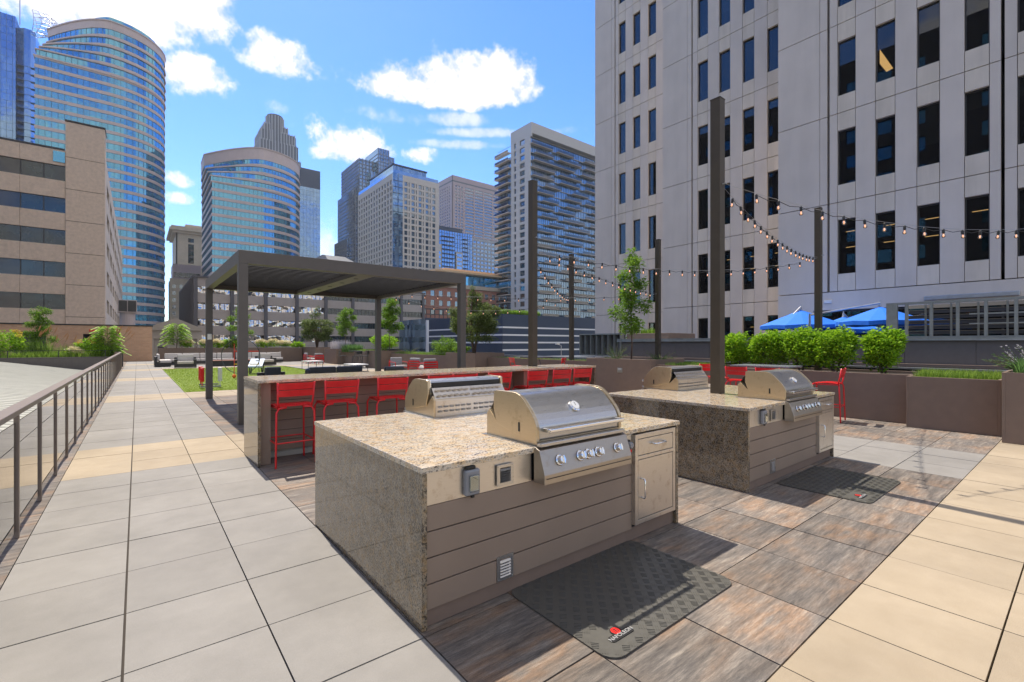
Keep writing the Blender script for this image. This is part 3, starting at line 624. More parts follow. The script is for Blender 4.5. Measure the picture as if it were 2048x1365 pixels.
# ------------------------------------------------------------------ grills
def grill(label, loc, rz):
    """front faces local -Y, x 0..W; body sits on the counter; z=0 is the counter top"""
    W = .85; t = thing('gas_grill', label, 'grill', loc, rz, 'built-in steel gas grills')
    prof = [(.0, .03), (.004, .115), (.035, .19), (.09, .262), (.14, .298), (.185, .316), (.24, .322), (.43, .318), (.46, .265), (.53, .15), (.53, .03)]
    Mx = lambda a, p, q: (a, p, q)
    # firebox: full-depth low body with rear slope, seen beside the hood
    fb = MB(); fp = [(.0, .0), (.53, .0), (.53, .155), (.50, .19), (.415, .105), (.0, .035)]
    fb.prism(fp, .012, W - .012, Mx); link('firebox', fb, 'steel_warm', t, bevel=.002)
    link('base_flange', MB().box(-.012, W + .012, -.012, .555, 0.0, .006), 'steel', t)
    # hood shell
    hd = MB(); hp = [(.0, .036), (.0, .122), (.018, .160), (.045, .196), (.085, .238), (.125, .276), (.160, .302), (.195, .315), (.24, .320), (.40, .318), (.425, .312), (.432, .20), (.40, .10), (.20, .062)]
    hd.prism(hp, .03, W - .03, Mx); hood = link('hood', hd, 'steel', t, smooth=False)
    md = hood.modifiers.new('bevel', 'BEVEL'); md.width = .012; md.segments = 3; md.limit_method = 'ANGLE'; md.angle_limit = R_(12)
    for a0, a1, nm in ((0.004, .0295, 'hood_end'), (W - .0295, W - .004, 'hood_end')):
        e = MB(); ep = [(.0 - .006, .030), (-.006, .126), (.012, .166), (.040, .204), (.080, .246), (.120, .285), (.156, .311), (.195, .324), (.24, .328), (.41, .326), (.436, .318), (.442, .20), (.405, .095), (.20, .055)]
        e.prism(ep, a0, a1, Mx); end = link(nm, e, 'steel_warm', t, bevel=.003)
        sl = MB(); xs = a0 - .002 if a0 < .5 else a1 + .002; sl.box(min(xs, xs + .001), max(xs, xs + .001), .155, .172, .075, .135); link('rotisserie_slot', sl, 'black', end)
    g_ = MB(); g_.lathe([(.045, 0), (.045, .012), (.036, .016)], (0, 0, 0), 28); th_ = link('thermometer', g_, 'chrome', t, smooth=False, loc=(W * .49, .063, .217), rot=(R_(47), 0, 0))
    link('dial_face', MB().lathe([(.033, .0165), (.033, .0175)], (0, 0, 0), 28), 'white', th_)
    link('dial_needle', MB().box(-.001, .001, -.004, .024, .018, .0195), 'black', th_)
    # long bar handle
    hb = MB(); z = .105
    hb.box(.055, W - .055, -.075, -.052, z - .016, z + .012); handle = link('handle', hb, 'chrome', t, bevel=.008, seg=3)
    for xx in (.055, W - .08):
        b = MB(); b.box(xx, xx + .025, -.0515, .004, z - .014, z + .010); link('handle_bracket', b, 'steel', handle, bevel=.003)
    # rear vent panel with two rows of louvres
    vp = MB(); vy, vz = .505, .0
    back = MB(); back.quad((.03, .532, .01), (W - .03, .532, .01), (W - .03, .532, .15), (.03, .532, .15)); back.quad((.03, .532, .15), (W - .03, .532, .15), (W - .03, .462, .255), (.03, .462, .255))
    bp = link('rear_panel', back, 'steel_dirty', t)
    sl = MB()
    for row, (yy, zz, tilt) in enumerate([(.5345, .045, 0), (.5345, .085, 0), (.518, .180, 1), (.488, .222, 1)]):
        for k in range(13):
            x0 = .07 + k * .0605 + (.02 if k > 5 else 0)
            if x0 + .042 > W - .04: continue
            if tilt: sl.quad((x0, yy + .004, zz), (x0 + .042, yy + .004, zz), (x0 + .040, yy + .012, zz + .014), (x0 + .002, yy + .012, zz + .014)); sl.quad((x0 + .002, yy + .012, zz + .014), (x0 + .040, yy + .012, zz + .014), (x0 + .042, yy - .006, zz + .018), (x0, yy - .006, zz + .018))
            else: sl.quad((x0, yy, zz), (x0 + .042, yy, zz), (x0 + .040, yy + .010, zz + .013), (x0 + .002, yy + .010, zz + .013)); sl.quad((x0 + .002, yy + .010, zz + .013), (x0 + .040, yy + .010, zz + .013), (x0 + .042, yy, zz + .018), (x0, yy, zz + .018))
    link('vent_grille', sl, 'steel', bp)
    link('vent_gap', MB().box(.05, W - .05, .436, .445, .205, .300), 'black', bp)
    # control panel hanging in front of the counter
    cp = MB(); cq = [(-.012, .004), (-.052, -.012), (-.10, -.155), (-.10, -.215), (.0, -.215), (.0, .004)]
    cp.prism(cq, -.015, W - .005, Mx); panel = link('control_panel', cp, 'steel_dark', t, bevel=.003)
    link('drip_tray', MB().box(.0, W - .02, -.1035, -.1005, -.181, -.177), 'black', panel)
    link('front_rail', MB().box(.0, W - .02, -.052, -.014, .006, .030), 'steel', panel, bevel=.004)
    nx = Vector((0, -.143, -.048 + .0)).normalized()
    tilt = math.atan2(.143, .048)
    for xx in (.135, .325, .405, .505, .705):
        zc = -.084; yc = -.052 - (.072 / .143) * .048
        k = MB(); k.lathe([(.036, 0), (.036, .004), (.031, .008)], (0, 0, 0), 24); k.lathe([(.027, .008), (.025, .034), (.02, .037)], (0, 0, 0), 20); k.box(-.006, .006, -.024, .024, .034, .046)
        kn = link('knob', k, 'chrome', panel, loc=(xx, yc - .003, zc), rot=(R_(71.5), 0, 0), bevel=.0015)
        mk = MB()
        for q in range(5):
            mk.box(.036 + .004 * (q % 2), .046 + .003 * (q % 3), -.026 + .011 * q, -.021 + .011 * q, .001, .002)
        if xx in (.135, .505): link('control_marks', mk, 'black', kn)
    return t
grill('large steel grill with round thermometer on the near side of the foreground island', (1.965, 2.160, .865), 0)
grill('vented back of the grill behind the large one, facing the red bar stools', (2.87, 4.075, .865), math.pi)
grill('steel grill with closed hood beside the tall post on the second island', (5.765, 2.160, .86), 0)
grill('grill seen from behind at the far side of the second island near the slim tree', (6.69, 4.07, .86), math.pi)

# ------------------------------------------------------------------ mats
def floor_mat(x0, x1, y0, y1, label, logo=True):
    t = thing('floor_mat', label, 'mat', (x0, y0, .003), 0, 'rubber grill mats')
    W_, D_ = x1 - x0, y1 - y0; poly = []; r = .09
    for cx_, cy_, a0 in ((W_ - r, r, -90), (W_ - r, D_ - r, 0), (r, D_ - r, 90), (r, r, 180)):
        for k in range(6): a = R_(a0 + 18 * k); poly.append((cx_ + r * math.cos(a), cy_ + r * math.sin(a)))
    mb = MB(); mb.prism(poly, 0, .007, lambda a, p, q: (p, q, a)); link('rubber_sheet', mb, 'mat', t)
    tr = MB(); s_ = .052; nx_, ny_ = int(W_ / s_), int(D_ / s_)
    for i in range(nx_):
        for j in range(ny_):
            cx_, cy_ = (i + .5) * W_ / nx_, (j + .5) * D_ / ny_
            if abs(cx_ - .20) < .13 and abs(cy_ - .13) < .075: continue
            if (min(cx_, W_ - cx_) < .06 and min(cy_, D_ - cy_) < .06): continue
            sg = 1 if (i + j) % 2 else -1
            for q in (-1.5, -.5, .5, 1.5):
                ox, oy = q * .009, -sg * q * .009; c, s = math.cos(sg * R_(45)), math.sin(sg * R_(45)); l, w2 = .019, .0022
                P = [(cx_ + ox + a * c - b * s, cy_ + oy + a * s + b * c) for a, b in ((-l, -w2), (l, -w2), (l, w2), (-l, w2))]
                tr.quad(*[(p[0], p[1], .0095) for p in P]); 
                tr.quad((*P[0], .007), (*P[1], .007), (*P[1], .0095), (*P[0], .0095)); tr.quad((*P[2], .007), (*P[3], .007), (*P[3], .0095), (*P[2], .0095))
    link('tread_pattern', tr, 'mat', t)
    if logo:
        lg = MB(); pl = []
        for cx_, cy_, a0 in ((.272, .102, -90), (.272, .118, 0), (.128, .118, 90), (.128, .102, 180)):
            for k in range(5): a = R_(a0 + 22.5 * k); pl.append((cx_ + .014 * math.cos(a), cy_ + .014 * math.sin(a)))
        lg.prism(pl, .007, .0105, lambda a, p, q: (p, q, a)); lo = link('logo_plate', lg, 'black', t)
        dm = MB(); dm.lathe([(.034, .007), (.034, .0108)], (.20, .142, 0), 24); link('logo_roundel', dm, 'black', t)
        fl = MB(); fl.lathe([(.026, .0109), (.026, .0113)], (.20, .146, 0), 24); fo = link('logo_flame', fl, 'redgame', t)
        fm = MB()
        for (a, b) in ((-.012, -.3), (0.0, .3), (.012, -.3)):
            fm.quad((.20 + a - .003, .132, .0118), (.20 + a + .003, .132, .0118), (.20 + a + .003 + b * .01, .162, .0118), (.20 + a - b * .01, .162, .0118))
        link('flame_strokes', fm, 'black', fo)
        cu = bpy.data.curves.new('lettering', 'FONT'); cu.body = 'NAPOLEON'; cu.size = .034; cu.align_x = 'CENTER'; cu.align_y = 'CENTER'; cu.extrude = .0006
        to = bpy.data.objects.new('tmp', cu); COL.objects.link(to); bpy.context.view_layer.update()
        me = bpy.data.meshes.new_from_object(to.evaluated_get(bpy.context.evaluated_depsgraph_get())); bpy.data.objects.remove(to)
        me.materials.clear(); me.materials.append(M['textgrey']); lo2 = bpy.data.objects.new('lettering', me); COL.objects.link(lo2); lo2.parent = lo; lo2.location = (.20, .110, .0115)
    return t
floor_mat(1.77, 2.99, 1.40, 2.215, 'dark rubber tread mat with a red logo in front of the near island')
floor_mat(5.42, 6.60, 1.30, 2.13, 'dark rubber tread mat in front of the second island')

# ================================================================== BAR AND STOOLS
bar = thing('bar_counter', 'long raised granite bar counter lined with red stools', 'bar', (1.153, 6.263, 0))
BW, BD, BH = 6.19, .92, 1.065
link('countertop', MB().box(-.003, BW + .003, -.012, BD + .012, BH - .035, BH), 'granite', bar, bevel=.002)
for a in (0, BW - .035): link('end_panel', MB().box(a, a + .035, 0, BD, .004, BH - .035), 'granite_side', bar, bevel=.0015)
sd = MB()
for k in range(7):
    z0 = .10 + k * .132
    if k < 7: sd.box(.036, BW - .036, .42, .44, z0 + .003, z0 + .129)
link('siding', sd, 'siding', bar); link('toe_kick', MB().box(.036, BW - .036, .46, .48, .004, .1), 'membrane', bar)
link('backing', MB().box(.036, BW - .036, .441, .45, .1, BH - .036), 'dark', bar)
for xx in (.036, 4.35): link('support_pier', MB().box(xx, xx + .13, .10, .419, .004, BH - .036), 'siding', bar, bevel=.002)
link('rear_siding', MB().box(.036, BW - .036, .86, .88, .1, BH - .036), 'siding', bar)
link('post_sleeve', MB().box(4.89, 5.05, .60, .76, BH, BH + .004), 'pole', bar)
link('outlet_cover', MB().box(4.53, 4.60, .385, .419, .80, .93), 'clamp', bar, bevel=.006)
def stool_mesh(label, loc, rz, group='red bar stools along the bar', H=1.03, seat=.74):
    """faces local +Y; backrest on the -Y side"""
    t = thing('bar_stool', label, 'stool', loc, rz, group); r = .0125
    st_ = MB()
    n = 7; sw = .22; pts = []
    for k in range(n):                              # curved slatted seat
        y = -.20 + .40 * k / (n - 1); zz = seat + .022 * math.cos((k / (n - 1) - .35) * 3.0) - .012
        y1 = y + .40 / (n - 1) - .008
        if k < n - 1: st_.box(-sw, sw, y, y1, zz, zz + .010)
    link('seat', st_, 'redpaint', t, bevel=.002)
    bk = MB()
    for (z0, z1) in ((H - .165, H - .088), (H - .080, H)):
        m = 6
        for k in range(m):
            a0, a1 = -.215 + .43 * k / m, -.215 + .43 * (k + 1) / m
            c0, c1 = -.225 - .022 * (1 - (a0 / .215) ** 2), -.225 - .022 * (1 - (a1 / .215) ** 2)
            tl = (z0 - seat) * .12; th2 = (z1 - seat) * .12
            bk.quad((a0, c0 - tl, z0), (a1, c1 - tl, z0), (a1, c1 - th2, z1), (a0, c0 - th2, z1))
            bk.quad((a0, c0 - tl + .008, z0), (a0, c0 - th2 + .008, z1), (a1, c1 - th2 + .008, z1), (a1, c1 - tl + .008, z0))
            bk.quad((a0, c0 - th2, z1), (a1, c1 - th2, z1), (a1, c1 - th2 + .008, z1), (a0, c0 - th2 + .008, z1))
            bk.quad((a0, c0 - tl, z0), (a1, c1 - tl, z0), (a1, c1 - tl + .008, z0), (a0, c0 - tl + .008, z0))
    link('backrest', bk, 'redpaint', t)
    for s in (-1, 1):
        p = MB(); p.tube([(s * .19, -.20, seat - .01), (s * .205, -.215, seat + .05), (s * .215, -.225 - (H - seat) * .12, H + .006)], r, 8); link('back_post', p, 'redpaint', t, smooth=True)
        a = MB(); a.tube([(s * .10, -.205, seat - .012), (s * .19, -.21, seat - .02), (s * .222, -.222, seat - .07), (s * .235, -.245, .02), (s * .235, -.246, .004)], r, 8); link('leg', a, 'redpaint', t, smooth=True)
        a = MB(); a.tube([(s * .10, .205, seat - .012), (s * .19, .21, seat - .02), (s * .222, .222, seat - .07), (s * .235, .25, .02), (s * .235, .251, .004)], r, 8); link('leg', a, 'redpaint', t, smooth=True)
    z = .30
    for P in ([(-.229, -.236, z), (.229, -.236, z)], [(-.229, .238, z), (.229, .238, z)], [(-.229, -.236, z), (-.229, .238, z)], [(.229, -.236, z), (.229, .238, z)]): link('footrest_bar', MB().tube(P, .009, 6), 'redpaint', t)
    for s in (-1, 1): link('seat_rail', MB().tube([(s * .20, -.2, seat - .02), (s * .20, .2, seat - .02)], .010, 6), 'redpaint', t)
    return t
sx = [1.545, 2.125, 2.86, 3.60, 4.06, 4.78, 5.62, 6.22, 6.80]
lab = ['red metal bar stool nearest the walkway end of the bar', 'second red bar stool from the walkway end of the bar', 'third red bar stool, pulled up left of the grill hood',
       'red bar stool mostly hidden behind the rear grill, left one of two touching', 'red bar stool mostly hidden behind the rear grill, right one of two touching',
       'red bar stool just left of the outlet pier under the bar', 'red bar stool just right of the outlet pier', 'red bar stool second from the far right end of the bar', 'red bar stool at the far right end of the bar by the planter']
rz = [0.02, -.03, -.10, .03, -.04, -.16, -.10, -.06, -.13]
st0 = stool_mesh(lab[0], (sx[0], 6.33, 0), rz[0])
for k in range(1, 9): copy_thing(st0, (sx[k], 6.33, 0), rz[k], lab[k])
for (x, y, a, lb) in ((10.72, 3.25, .12, 'red stool standing side-on at the right end of the high table by the shrubs'), (10.05, 4.0, -math.pi/2 + .05, 'red stool with its back to the camera, right one at the table by the shrubs'),
                      (10.05, 4.6, -math.pi/2, 'red stool with its back to the camera, left one at the table by the shrubs'), (10.6, 5.45, math.pi - .35, 'tilted-looking red stool at the left end of the high table beside the post')):
    copy_thing(st0, (x, y, 0), a, lb, 'red stools round the high tables')
for (x, y, a, lb) in ((10.35, 12.25, -math.pi/2 - .3, 'red stool left of the far high table, half behind the second post'), (11.25, 11.3, .5, 'red stool right of the far high table, seen above the bar end')):
    copy_thing(st0, (x, y, 0), a, lb, 'red stools round the high tables')
def high_table(label, x, y, sx_, sy_, mat='slate', H=1.05, group='high patio tables'):
    t = thing('high_table', label, 'table', (x, y, 0), 0, group)
    link('tabletop', MB().box(-sx_/2, sx_/2, -sy_/2, sy_/2, H - .03, H), mat, t, bevel=.004)
    for a in (-1, 1):
        for b in (-1, 1):
            m = MB(); m.tube([(a * .06, b * .06, H - .031), (a * sx_ * .38, b * sy_ * .38, .004)], .014, 6); link('leg', m, 'tabledark', t)
    return t
high_table('slate-topped high table among red stools in front of the shrub planter', 10.6, 4.35, .75, 1.15)
high_table('dark high table with red stools behind the right end of the bar', 10.95, 12.0, .8, .8, 'tabledark')

# ================================================================== POSTS AND LIGHTS
PH = 4.72
POST = {'a': (6.03, 3.07), 'b': (6.17, 6.86), 'c': (12.31, 11.61), 'd': (12.70, 8.34), 'e': (12.74, 4.05)}
pl = {'a': 'tallest-looking bronze post rising through the second grill island', 'b': 'bronze post rising through the bar counter', 'c': 'thin dark post in front of the striped navy building',
      'd': 'dark post in the planter behind the slim green tree', 'e': 'dark post behind the round green shrubs'}
for k, (x, y) in POST.items():
    t = thing('light_post', pl[k], 'post', (x, y, 0), 0, 'tall square posts carrying the string lights')
    z0 = {'a': .86 + .002, 'b': 1.069}.get(k, .5)
    link('shaft', MB().box(-.066, .066, -.066, .066, z0, PH), 'pole', t, bevel=.004)
    link('cap', MB().box(-.069, .069, -.069, .069, PH, PH + .012), 'pole', t)
    e = MB(); e.lathe([(.012, 0), (.012, -.05)], (0, -.066, 3.6), 8, 'y'); link('eye_bolt', e, 'alu', t)
def string_light(p0, p1, sag, n, label, phase=.5, lead=.05):
    p0, p1 = Vector(p0), Vector(p1)
    t = thing('string_light', label, 'string light', tuple(p0), 0, 'cafe string lights between the posts')
    def pt(f): return (p1 - p0) * f + Vector((0, 0, -sag * 4 * f * (1 - f)))
    cable = MB(); cable.tube([pt(k / 30) for k in range(31)], .0025, 5); link('support_cable', cable, 'alu', t)
    wire = []
    for k in range(n):
        f = lead + (1 - 2 * lead) * (k + phase) / n
        wire.append(pt(f) + Vector((0, 0, -.02)))
        if k < n - 1: f2 = lead + (1 - 2 * lead) * (k + 1 + phase) / n; wire.append(pt((f + f2) / 2) + Vector((0, 0, -.05)))
    wm = MB(); wm.tube(wire, .0045, 5); link('wire', wm, 'wire', t)
    rnd = random.Random(int(p0.x * 100 + n))
    for k in range(n):
        f = lead + (1 - 2 * lead) * (k + phase) / n; p = pt(f)
        so = bpy.data.objects.new('socket', SOCK); COL.objects.link(so); so.parent = t; so.location = p + Vector((0, 0, -.02)); so.rotation_euler = (rnd.uniform(-.12, .12), rnd.uniform(-.12, .12), 0)
        bu = bpy.data.objects.new('bulb', BULB); COL.objects.link(bu); bu.parent = so; fi = bpy.data.objects.new('filament', FILA); COL.objects.link(fi); fi.parent = so
_s = link('tmp', MB().lathe([(.008, .01), (.017, .0), (.019, -.045), (.014, -.055)], (0, 0, 0), 8), 'wire'); SOCK = _s.data; bpy.data.objects.remove(_s)
_s = link('tmp', MB().lathe([(.010, -.055), (.018, -.070), (.025, -.090), (.022, -.108), (.010, -.118)], (0, 0, 0), 10), 'bulb', smooth=True); BULB = _s.data; bpy.data.objects.remove(_s)
A_, B_, C_, D_, E_ = [Vector((*POST[k], 0)) for k in 'abcde']
_s = link('tmp', MB().lathe([(.004, -.062), (.010, -.075), (.010, -.095), (.004, -.10)], (0, 0, 0), 6), 'filament'); FILA = _s.data; bpy.data.objects.remove(_s)
def up(v, z, dx=0, dy=0): return (v.x + dx, v.y + dy, z)
string_light(up(A_, 3.66, .07), (12.7, -.3, 3.62), .42, 19, 'string of bulbs running right from the tall post out past the frame')
string_light(up(A_, 3.64, .07), up(E_, 3.56, -.07), .22, 17, 'string of bulbs sloping down from the tall post to the post behind the shrubs')
string_light(up(E_, 3.54, -.07), up(B_, 3.40, .07), .36, 20, 'long sagging string of bulbs crossing behind the tall post')
string_light(up(B_, 3.38, .07), up(D_, 3.06, -.07), .10, 16, 'string of bulbs from the bar post down to the slim tree')
string_light((6.55, 15.05, 3.30), up(D_, 3.04, -.07), .16, 18, 'string of bulbs from the pergola to the post by the slim tree')
string_light((6.55, 15.1, 3.30), up(C_, 3.14, -.07), .55, 14, 'lowest string of bulbs drooping over the big olive-green tree')
string_light(up(B_, 3.38, .0, .07), up(C_, 3.16, -.07), .22, 12, 'string of bulbs from the bar post back to the thin post')

# ================================================================== PERGOLA
px0, px1, py0, py1, pz = 1.484, 6.545, 9.80, 15.13, 3.26
pg = thing('pergola', 'charcoal metal pergola with louvred roof and four square posts', 'pergola', (px0, py0, 0))
WX, WY = px1 - px0, py1 - py0
for (a, b) in ((0, 0), (WX - .16, 0), (0, WY - .16), (WX - .16, WY - .16)):
    link('post', MB().box(a, a + .16, b, b + .16, .004, pz - .245), 'pergola', pg, bevel=.003)
bz = pz - .243
for (x0, x1, y0, y1) in ((0, WX, 0, .16), (0, WX, WY - .16, WY), (0, .16, .161, WY - .161), (WX - .16, WX, .161, WY - .161)):
    link('beam', MB().box(x0, x1, y0, y1, bz, pz), 'pergola', pg, bevel=.003)
mb_ = link('centre_beam', MB().box(WX/2 - .19, WX/2 + .19, .161, WY - .161, bz + .004, pz - .05), 'pergola', pg)
for k in range(5):
    d = MB(); d.lathe([(.055, 0), (.055, -.008)], (WX / 2, .8 + k * .93, bz + .004), 18); link('downlight', d, 'black', mb_)
for s, (a, b) in enumerate(((.165, WX/2 - .195), (WX/2 + .195, WX - .165))):
    n = 24; pit = (WY - .34) / n
    for k in range(n):
        y = .17 + (k + .5) * pit; c, s_ = math.cos(R_(14)), math.sin(R_(14)); hw = pit * .5
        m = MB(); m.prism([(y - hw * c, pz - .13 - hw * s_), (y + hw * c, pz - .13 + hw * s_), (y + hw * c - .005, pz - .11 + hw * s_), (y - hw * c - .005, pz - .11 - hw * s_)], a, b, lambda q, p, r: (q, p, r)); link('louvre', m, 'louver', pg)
link('control_box', MB().box(.03, .13, WY - .19, WY - .161, 1.62, 1.78), 'clamp', pg, bevel=.004)

# ================================================================== LEFT GLASS RAILING
gr = thing('glass_railing', 'long bronze railing with glass panels along the left side of the walkway', 'railing', (-.76, 0, 0))
link('handrail', MB().box(-.065, .035, -1.8, 35.7, .955, 1.0), 'railpost', gr, bevel=.006)
ys = [5.18 - 1.09 * 6 + 1.09 * k for k in range(35)]
for y in ys:
    if y > 35.7: continue
    p = link('post', MB().box(.006, .036, y - .020, y + .020, .002, .954), 'railpost', gr, bevel=.002)
    for z in (.28, .70): link('clamp', MB().box(-.034, .005, y - .026, y + .026, z - .028, z + .028), 'clamp', p, bevel=.002)
for a, b in zip(ys[:-1], ys[1:]):
    if b > 35.7: continue
    link('glass_panel', MB().box(.012, .022, a + .022, b - .022, .06, .90), 'railglass', gr)
# east guard rail behind the planters
er = thing('guard_rail', 'low silver guard rail behind the right-hand planters', 'railing', (13.2, 0, 0))
link('handrail', MB().box(-.05, .05, -4, 44, .955, 1.0), 'railmetal', er, bevel=.005)
link('lower_rail', MB().box(-.03, .03, -4, 44, .80, .83), 'railmetal', er)
for k in range(32): link('post', MB().box(-.02, .02, -3.6 + 1.5 * k, -3.56 + 1.5 * k, 0, .954), 'railmetal', er)
for k in range(31): link('glass_panel', MB().box(-.006, .006, -3.5 + 1.5 * k, -2.16 + 1.5 * k, .1, .78), 'balglass', er)

# ================================================================== PLANTERS
def planter(label, x0, x1, y0, y1, h, group='tall taupe planters', soil=.05, th=.04):
    t = thing('planter', label, 'planter', (x0, y0, 0), 0, group); W_, D_ = x1 - x0, y1 - y0
    m = MB()
    m.box(0, W_, 0, th, .004, h); m.box(0, W_, D_ - th, D_, .004, h); m.box(0, th, th, D_ - th, .004, h); m.box(W_ - th, W_, th, D_ - th, .004, h)
    link('box', m, 'taupe', t, bevel=.003)
    link('soil', MB().box(th + .001, W_ - th - .001, th + .001, D_ - th - .001, h - .35, h - soil), 'soil', t)
    return t
PLT = [('lower planter with bright grass at the right, in front of the shrub planter', 11.03, 12.1, .94, 2.12, .92, 'low'),
 ('tall planter cut by the right edge of the frame with lilac flowers', 10.40, 12.6, -2.2, .88, 1.075, 'tall'),
 ('long planter holding the row of round green shrubs', 11.42, 12.95, 2.14, 7.56, .925, 'low'),
 ('tall planter with the slim young tree, left of the second island', 11.22, 12.95, 7.6, 9.95, 1.06, 'tall'),
 ('low planter between the slim-tree planter and the olive-tree planter', 12.0, 12.95, 10.0, 16.25, .92, 'low'),
 ('tall planter with the big olive-green tree, right of the pergola', 11.35, 12.95, 16.3, 18.7, 1.10, 'tall'),
 ('low planter behind the red lounge chairs seen under the pergola', 12.0, 12.95, 18.75, 26.1, .93, 'low'),
 ('tall planter behind the pergola\'s right rear post', 11.35, 12.95, 26.15, 28.4, 1.08, 'tall'),
 ('low planter with the yellow-green bush behind the black high table', 12.0, 12.95, 28.45, 34.0, .97, 'low'),
 ('tall block planter at the back right with silvery grass', 11.45, 12.95, 34.1, 36.8, 1.12, 'tall'),
 ('back corner planter under the dark broad tree', 11.3, 12.95, 38.6, 43.2, 1.2, 'tall'),
 ('long dark planter across the back of the terrace behind the sofas', 1.26, 11.2, 42.1, 43.6, 1.17, 'back')]
for (lb, a, b, c, d, h, g) in PLT:
    p = planter(lb, a, b, c, d, h, {'low': 'low taupe planters', 'tall': 'tall taupe planters', 'back': 'planters along the back of the terrace'}[g])
    if 'slim young tree' in lb:
        s_ = link('wall_light', MB().box(-.012, -.0, .95, 1.13, .66, .80), 'steel', p, bevel=.002); link('lamp_slot', MB().box(-.014, -.0125, .98, 1.10, .75, .775), 'white', s_)
    if g == 'back': s_ = link('wall_light', MB().box(8.1, 8.25, -.012, -.0, .80, .86), 'steel', p)
# end walls at the far end of the walkway
tag(link('wall_pier', MB().box(-1.05, -.75, 35.75, 37.6, 0, 1.0), 'taupe', bevel=.003), 'short brown pier ending the left railing', 'pier')
tag(link('wall_pier', MB().box(-1.05, -.72, 39.4, 40.0, 0, 1.25), 'pergola', bevel=.003), 'dark upright pier at the end of the left garden', 'pier')
# ================================================================== PLANTS
shr = 'round green shrubs in the long planter'
for k, (y, r, h, lb) in enumerate([(5.60, .42, .86, 'leftmost round shrub of the row, next to the tall post'), (4.86, .44, .90, 'second round shrub from the left in the row'), (4.16, .46, .98, 'middle round shrub of the row, below the blue umbrella'),
        (3.50, .46, .97, 'fourth round shrub from the left, the tallest with upright shoots'), (2.66, .36, .90, 'separate narrow-based round shrub at the right end of the row')]):
    bush('round_shrub', lb, 'shrub', 12.0, y, .875, r * .98, r * 1.0, h, 20 + k, 'leaf_bright', 4800, .078, shr, 1.7, True, 15)
def clump(name, label, x, y, z, rx, ry, h, n, seed, mat='grassblade', group=None, wd=.006, lean=.6, cat='grass'):
    mb = grass_mb(-rx, rx, -ry, ry, 0, n, h, seed, wd, lean); return tag(link(name, mb, mat, loc=(x, y, z)), label, cat, group)
gg = 'grass growing in the planters'
clump('planter_grass', 'bright fine grass filling the lower right planter', 11.58, 1.52, .86, .42, .52, .20, 2600, 1, group=gg, wd=.004)
clump('planter_grass', 'green grass in the long planter left of the tall post', 12.15, 6.85, .87, .6, .55, .14, 1500, 2, group=gg)
clump('planter_grass', 'grass in the low planter behind the red lounge chairs', 12.45, 22.5, .87, .4, 3.4, .22, 2500, 3, group=gg)
clump('planter_grass', 'grass around the stem of the yellow-green bush', 12.45, 31.2, .9, .4, 2.5, .25, 1800, 4, group=gg)
clump('planter_grass', 'sparse grass in the low planter right of the olive tree', 12.45, 13.3, .87, .4, 2.8, .12, 700, 5, group=gg)
clump('silver_grass', 'silvery feathery grass on the back right block planter', 12.1, 35.0, 1.06, .6, .7, .75, 1400, 6, 'flower_lilac', None, .006, .6)
clump('juniper_grass', 'dark green grassy plant beside the silvery grass', 12.2, 32.9, .9, .5, .8, .6, 1400, 7, 'leaf_juniper', None, .012, .9)
def juniper(label, x, y, z, r, h, seed):
    t = thing('juniper', label, 'shrub', (x, y, z), 0, 'spreading junipers'); rnd = random.Random(seed); st_ = MB(); lf = MB()
    for k in range(34):
        a = rnd.uniform(0, 6.28); l = r * rnd.uniform(.5, 1.1); e = rnd.uniform(.15, 1.0)
        p = [Vector((math.cos(a) * l * f, math.sin(a) * l * f, h * e * (f ** .8))) for f in (0, .33, .66, 1)]
        st_.tube(p, [.007, .005, .004, .002], 4)
        for q in range(34):
            f = rnd.uniform(.15, 1); s = min(2, int(f * 3)); c = p[s].lerp(p[s + 1], f * 3 - s); d = Vector((rnd.gauss(0, 1) + math.cos(a), rnd.gauss(0, 1) + math.sin(a), rnd.gauss(.4, .8))).normalized(); n_ = d.orthogonal().normalized() * .006; ll = .07 * (1.3 - f)
            lf.quad(tuple(c - n_), tuple(c + n_), tuple(c + d * ll), r=rnd.random())
    link('stems', st_, 'bark', t); link('foliage', lf, 'leaf_juniper', t)
juniper('feathery juniper at the foot of the slim tree', 11.95, 9.35, .98, .62, .55, 1)
juniper('low juniper right of the slim tree', 12.35, 8.0, .98, .48, .34, 2)
juniper('juniper under the slim tree behind the pergola post', 12.3, 24.4, .9, .8, .45, 3)
slim_tree(12.05, 8.85, .98, 3.35, .50, 11, 'slim young tree with willow-like leaves in front of the concrete tower', 'leaf_mid', 3600, .25, .12)
slim_tree(12.3, 26.9, 1.0, 3.25, .62, 12, 'slim young tree seen right of the pergola\'s rear post', 'leaf_mid', 4500, .35, .14)
slim_tree(12.3, 34.6, 1.05, 3.0, .72, 13, 'slim young tree seen between the pergola beams', 'leaf_mid', 3500, .35, .15)
slim_tree(6.6, 42.8, 1.1, 3.6, .8, 14, 'slim young tree just right of the front pergola post', 'leaf_mid', 3200, .2, .17)
slim_tree(-4.55, 38.6, .6, 3.0, .62, 15, 'small young tree in the left garden in front of the beige building', 'leaf_mid', 4200, .25, .13)
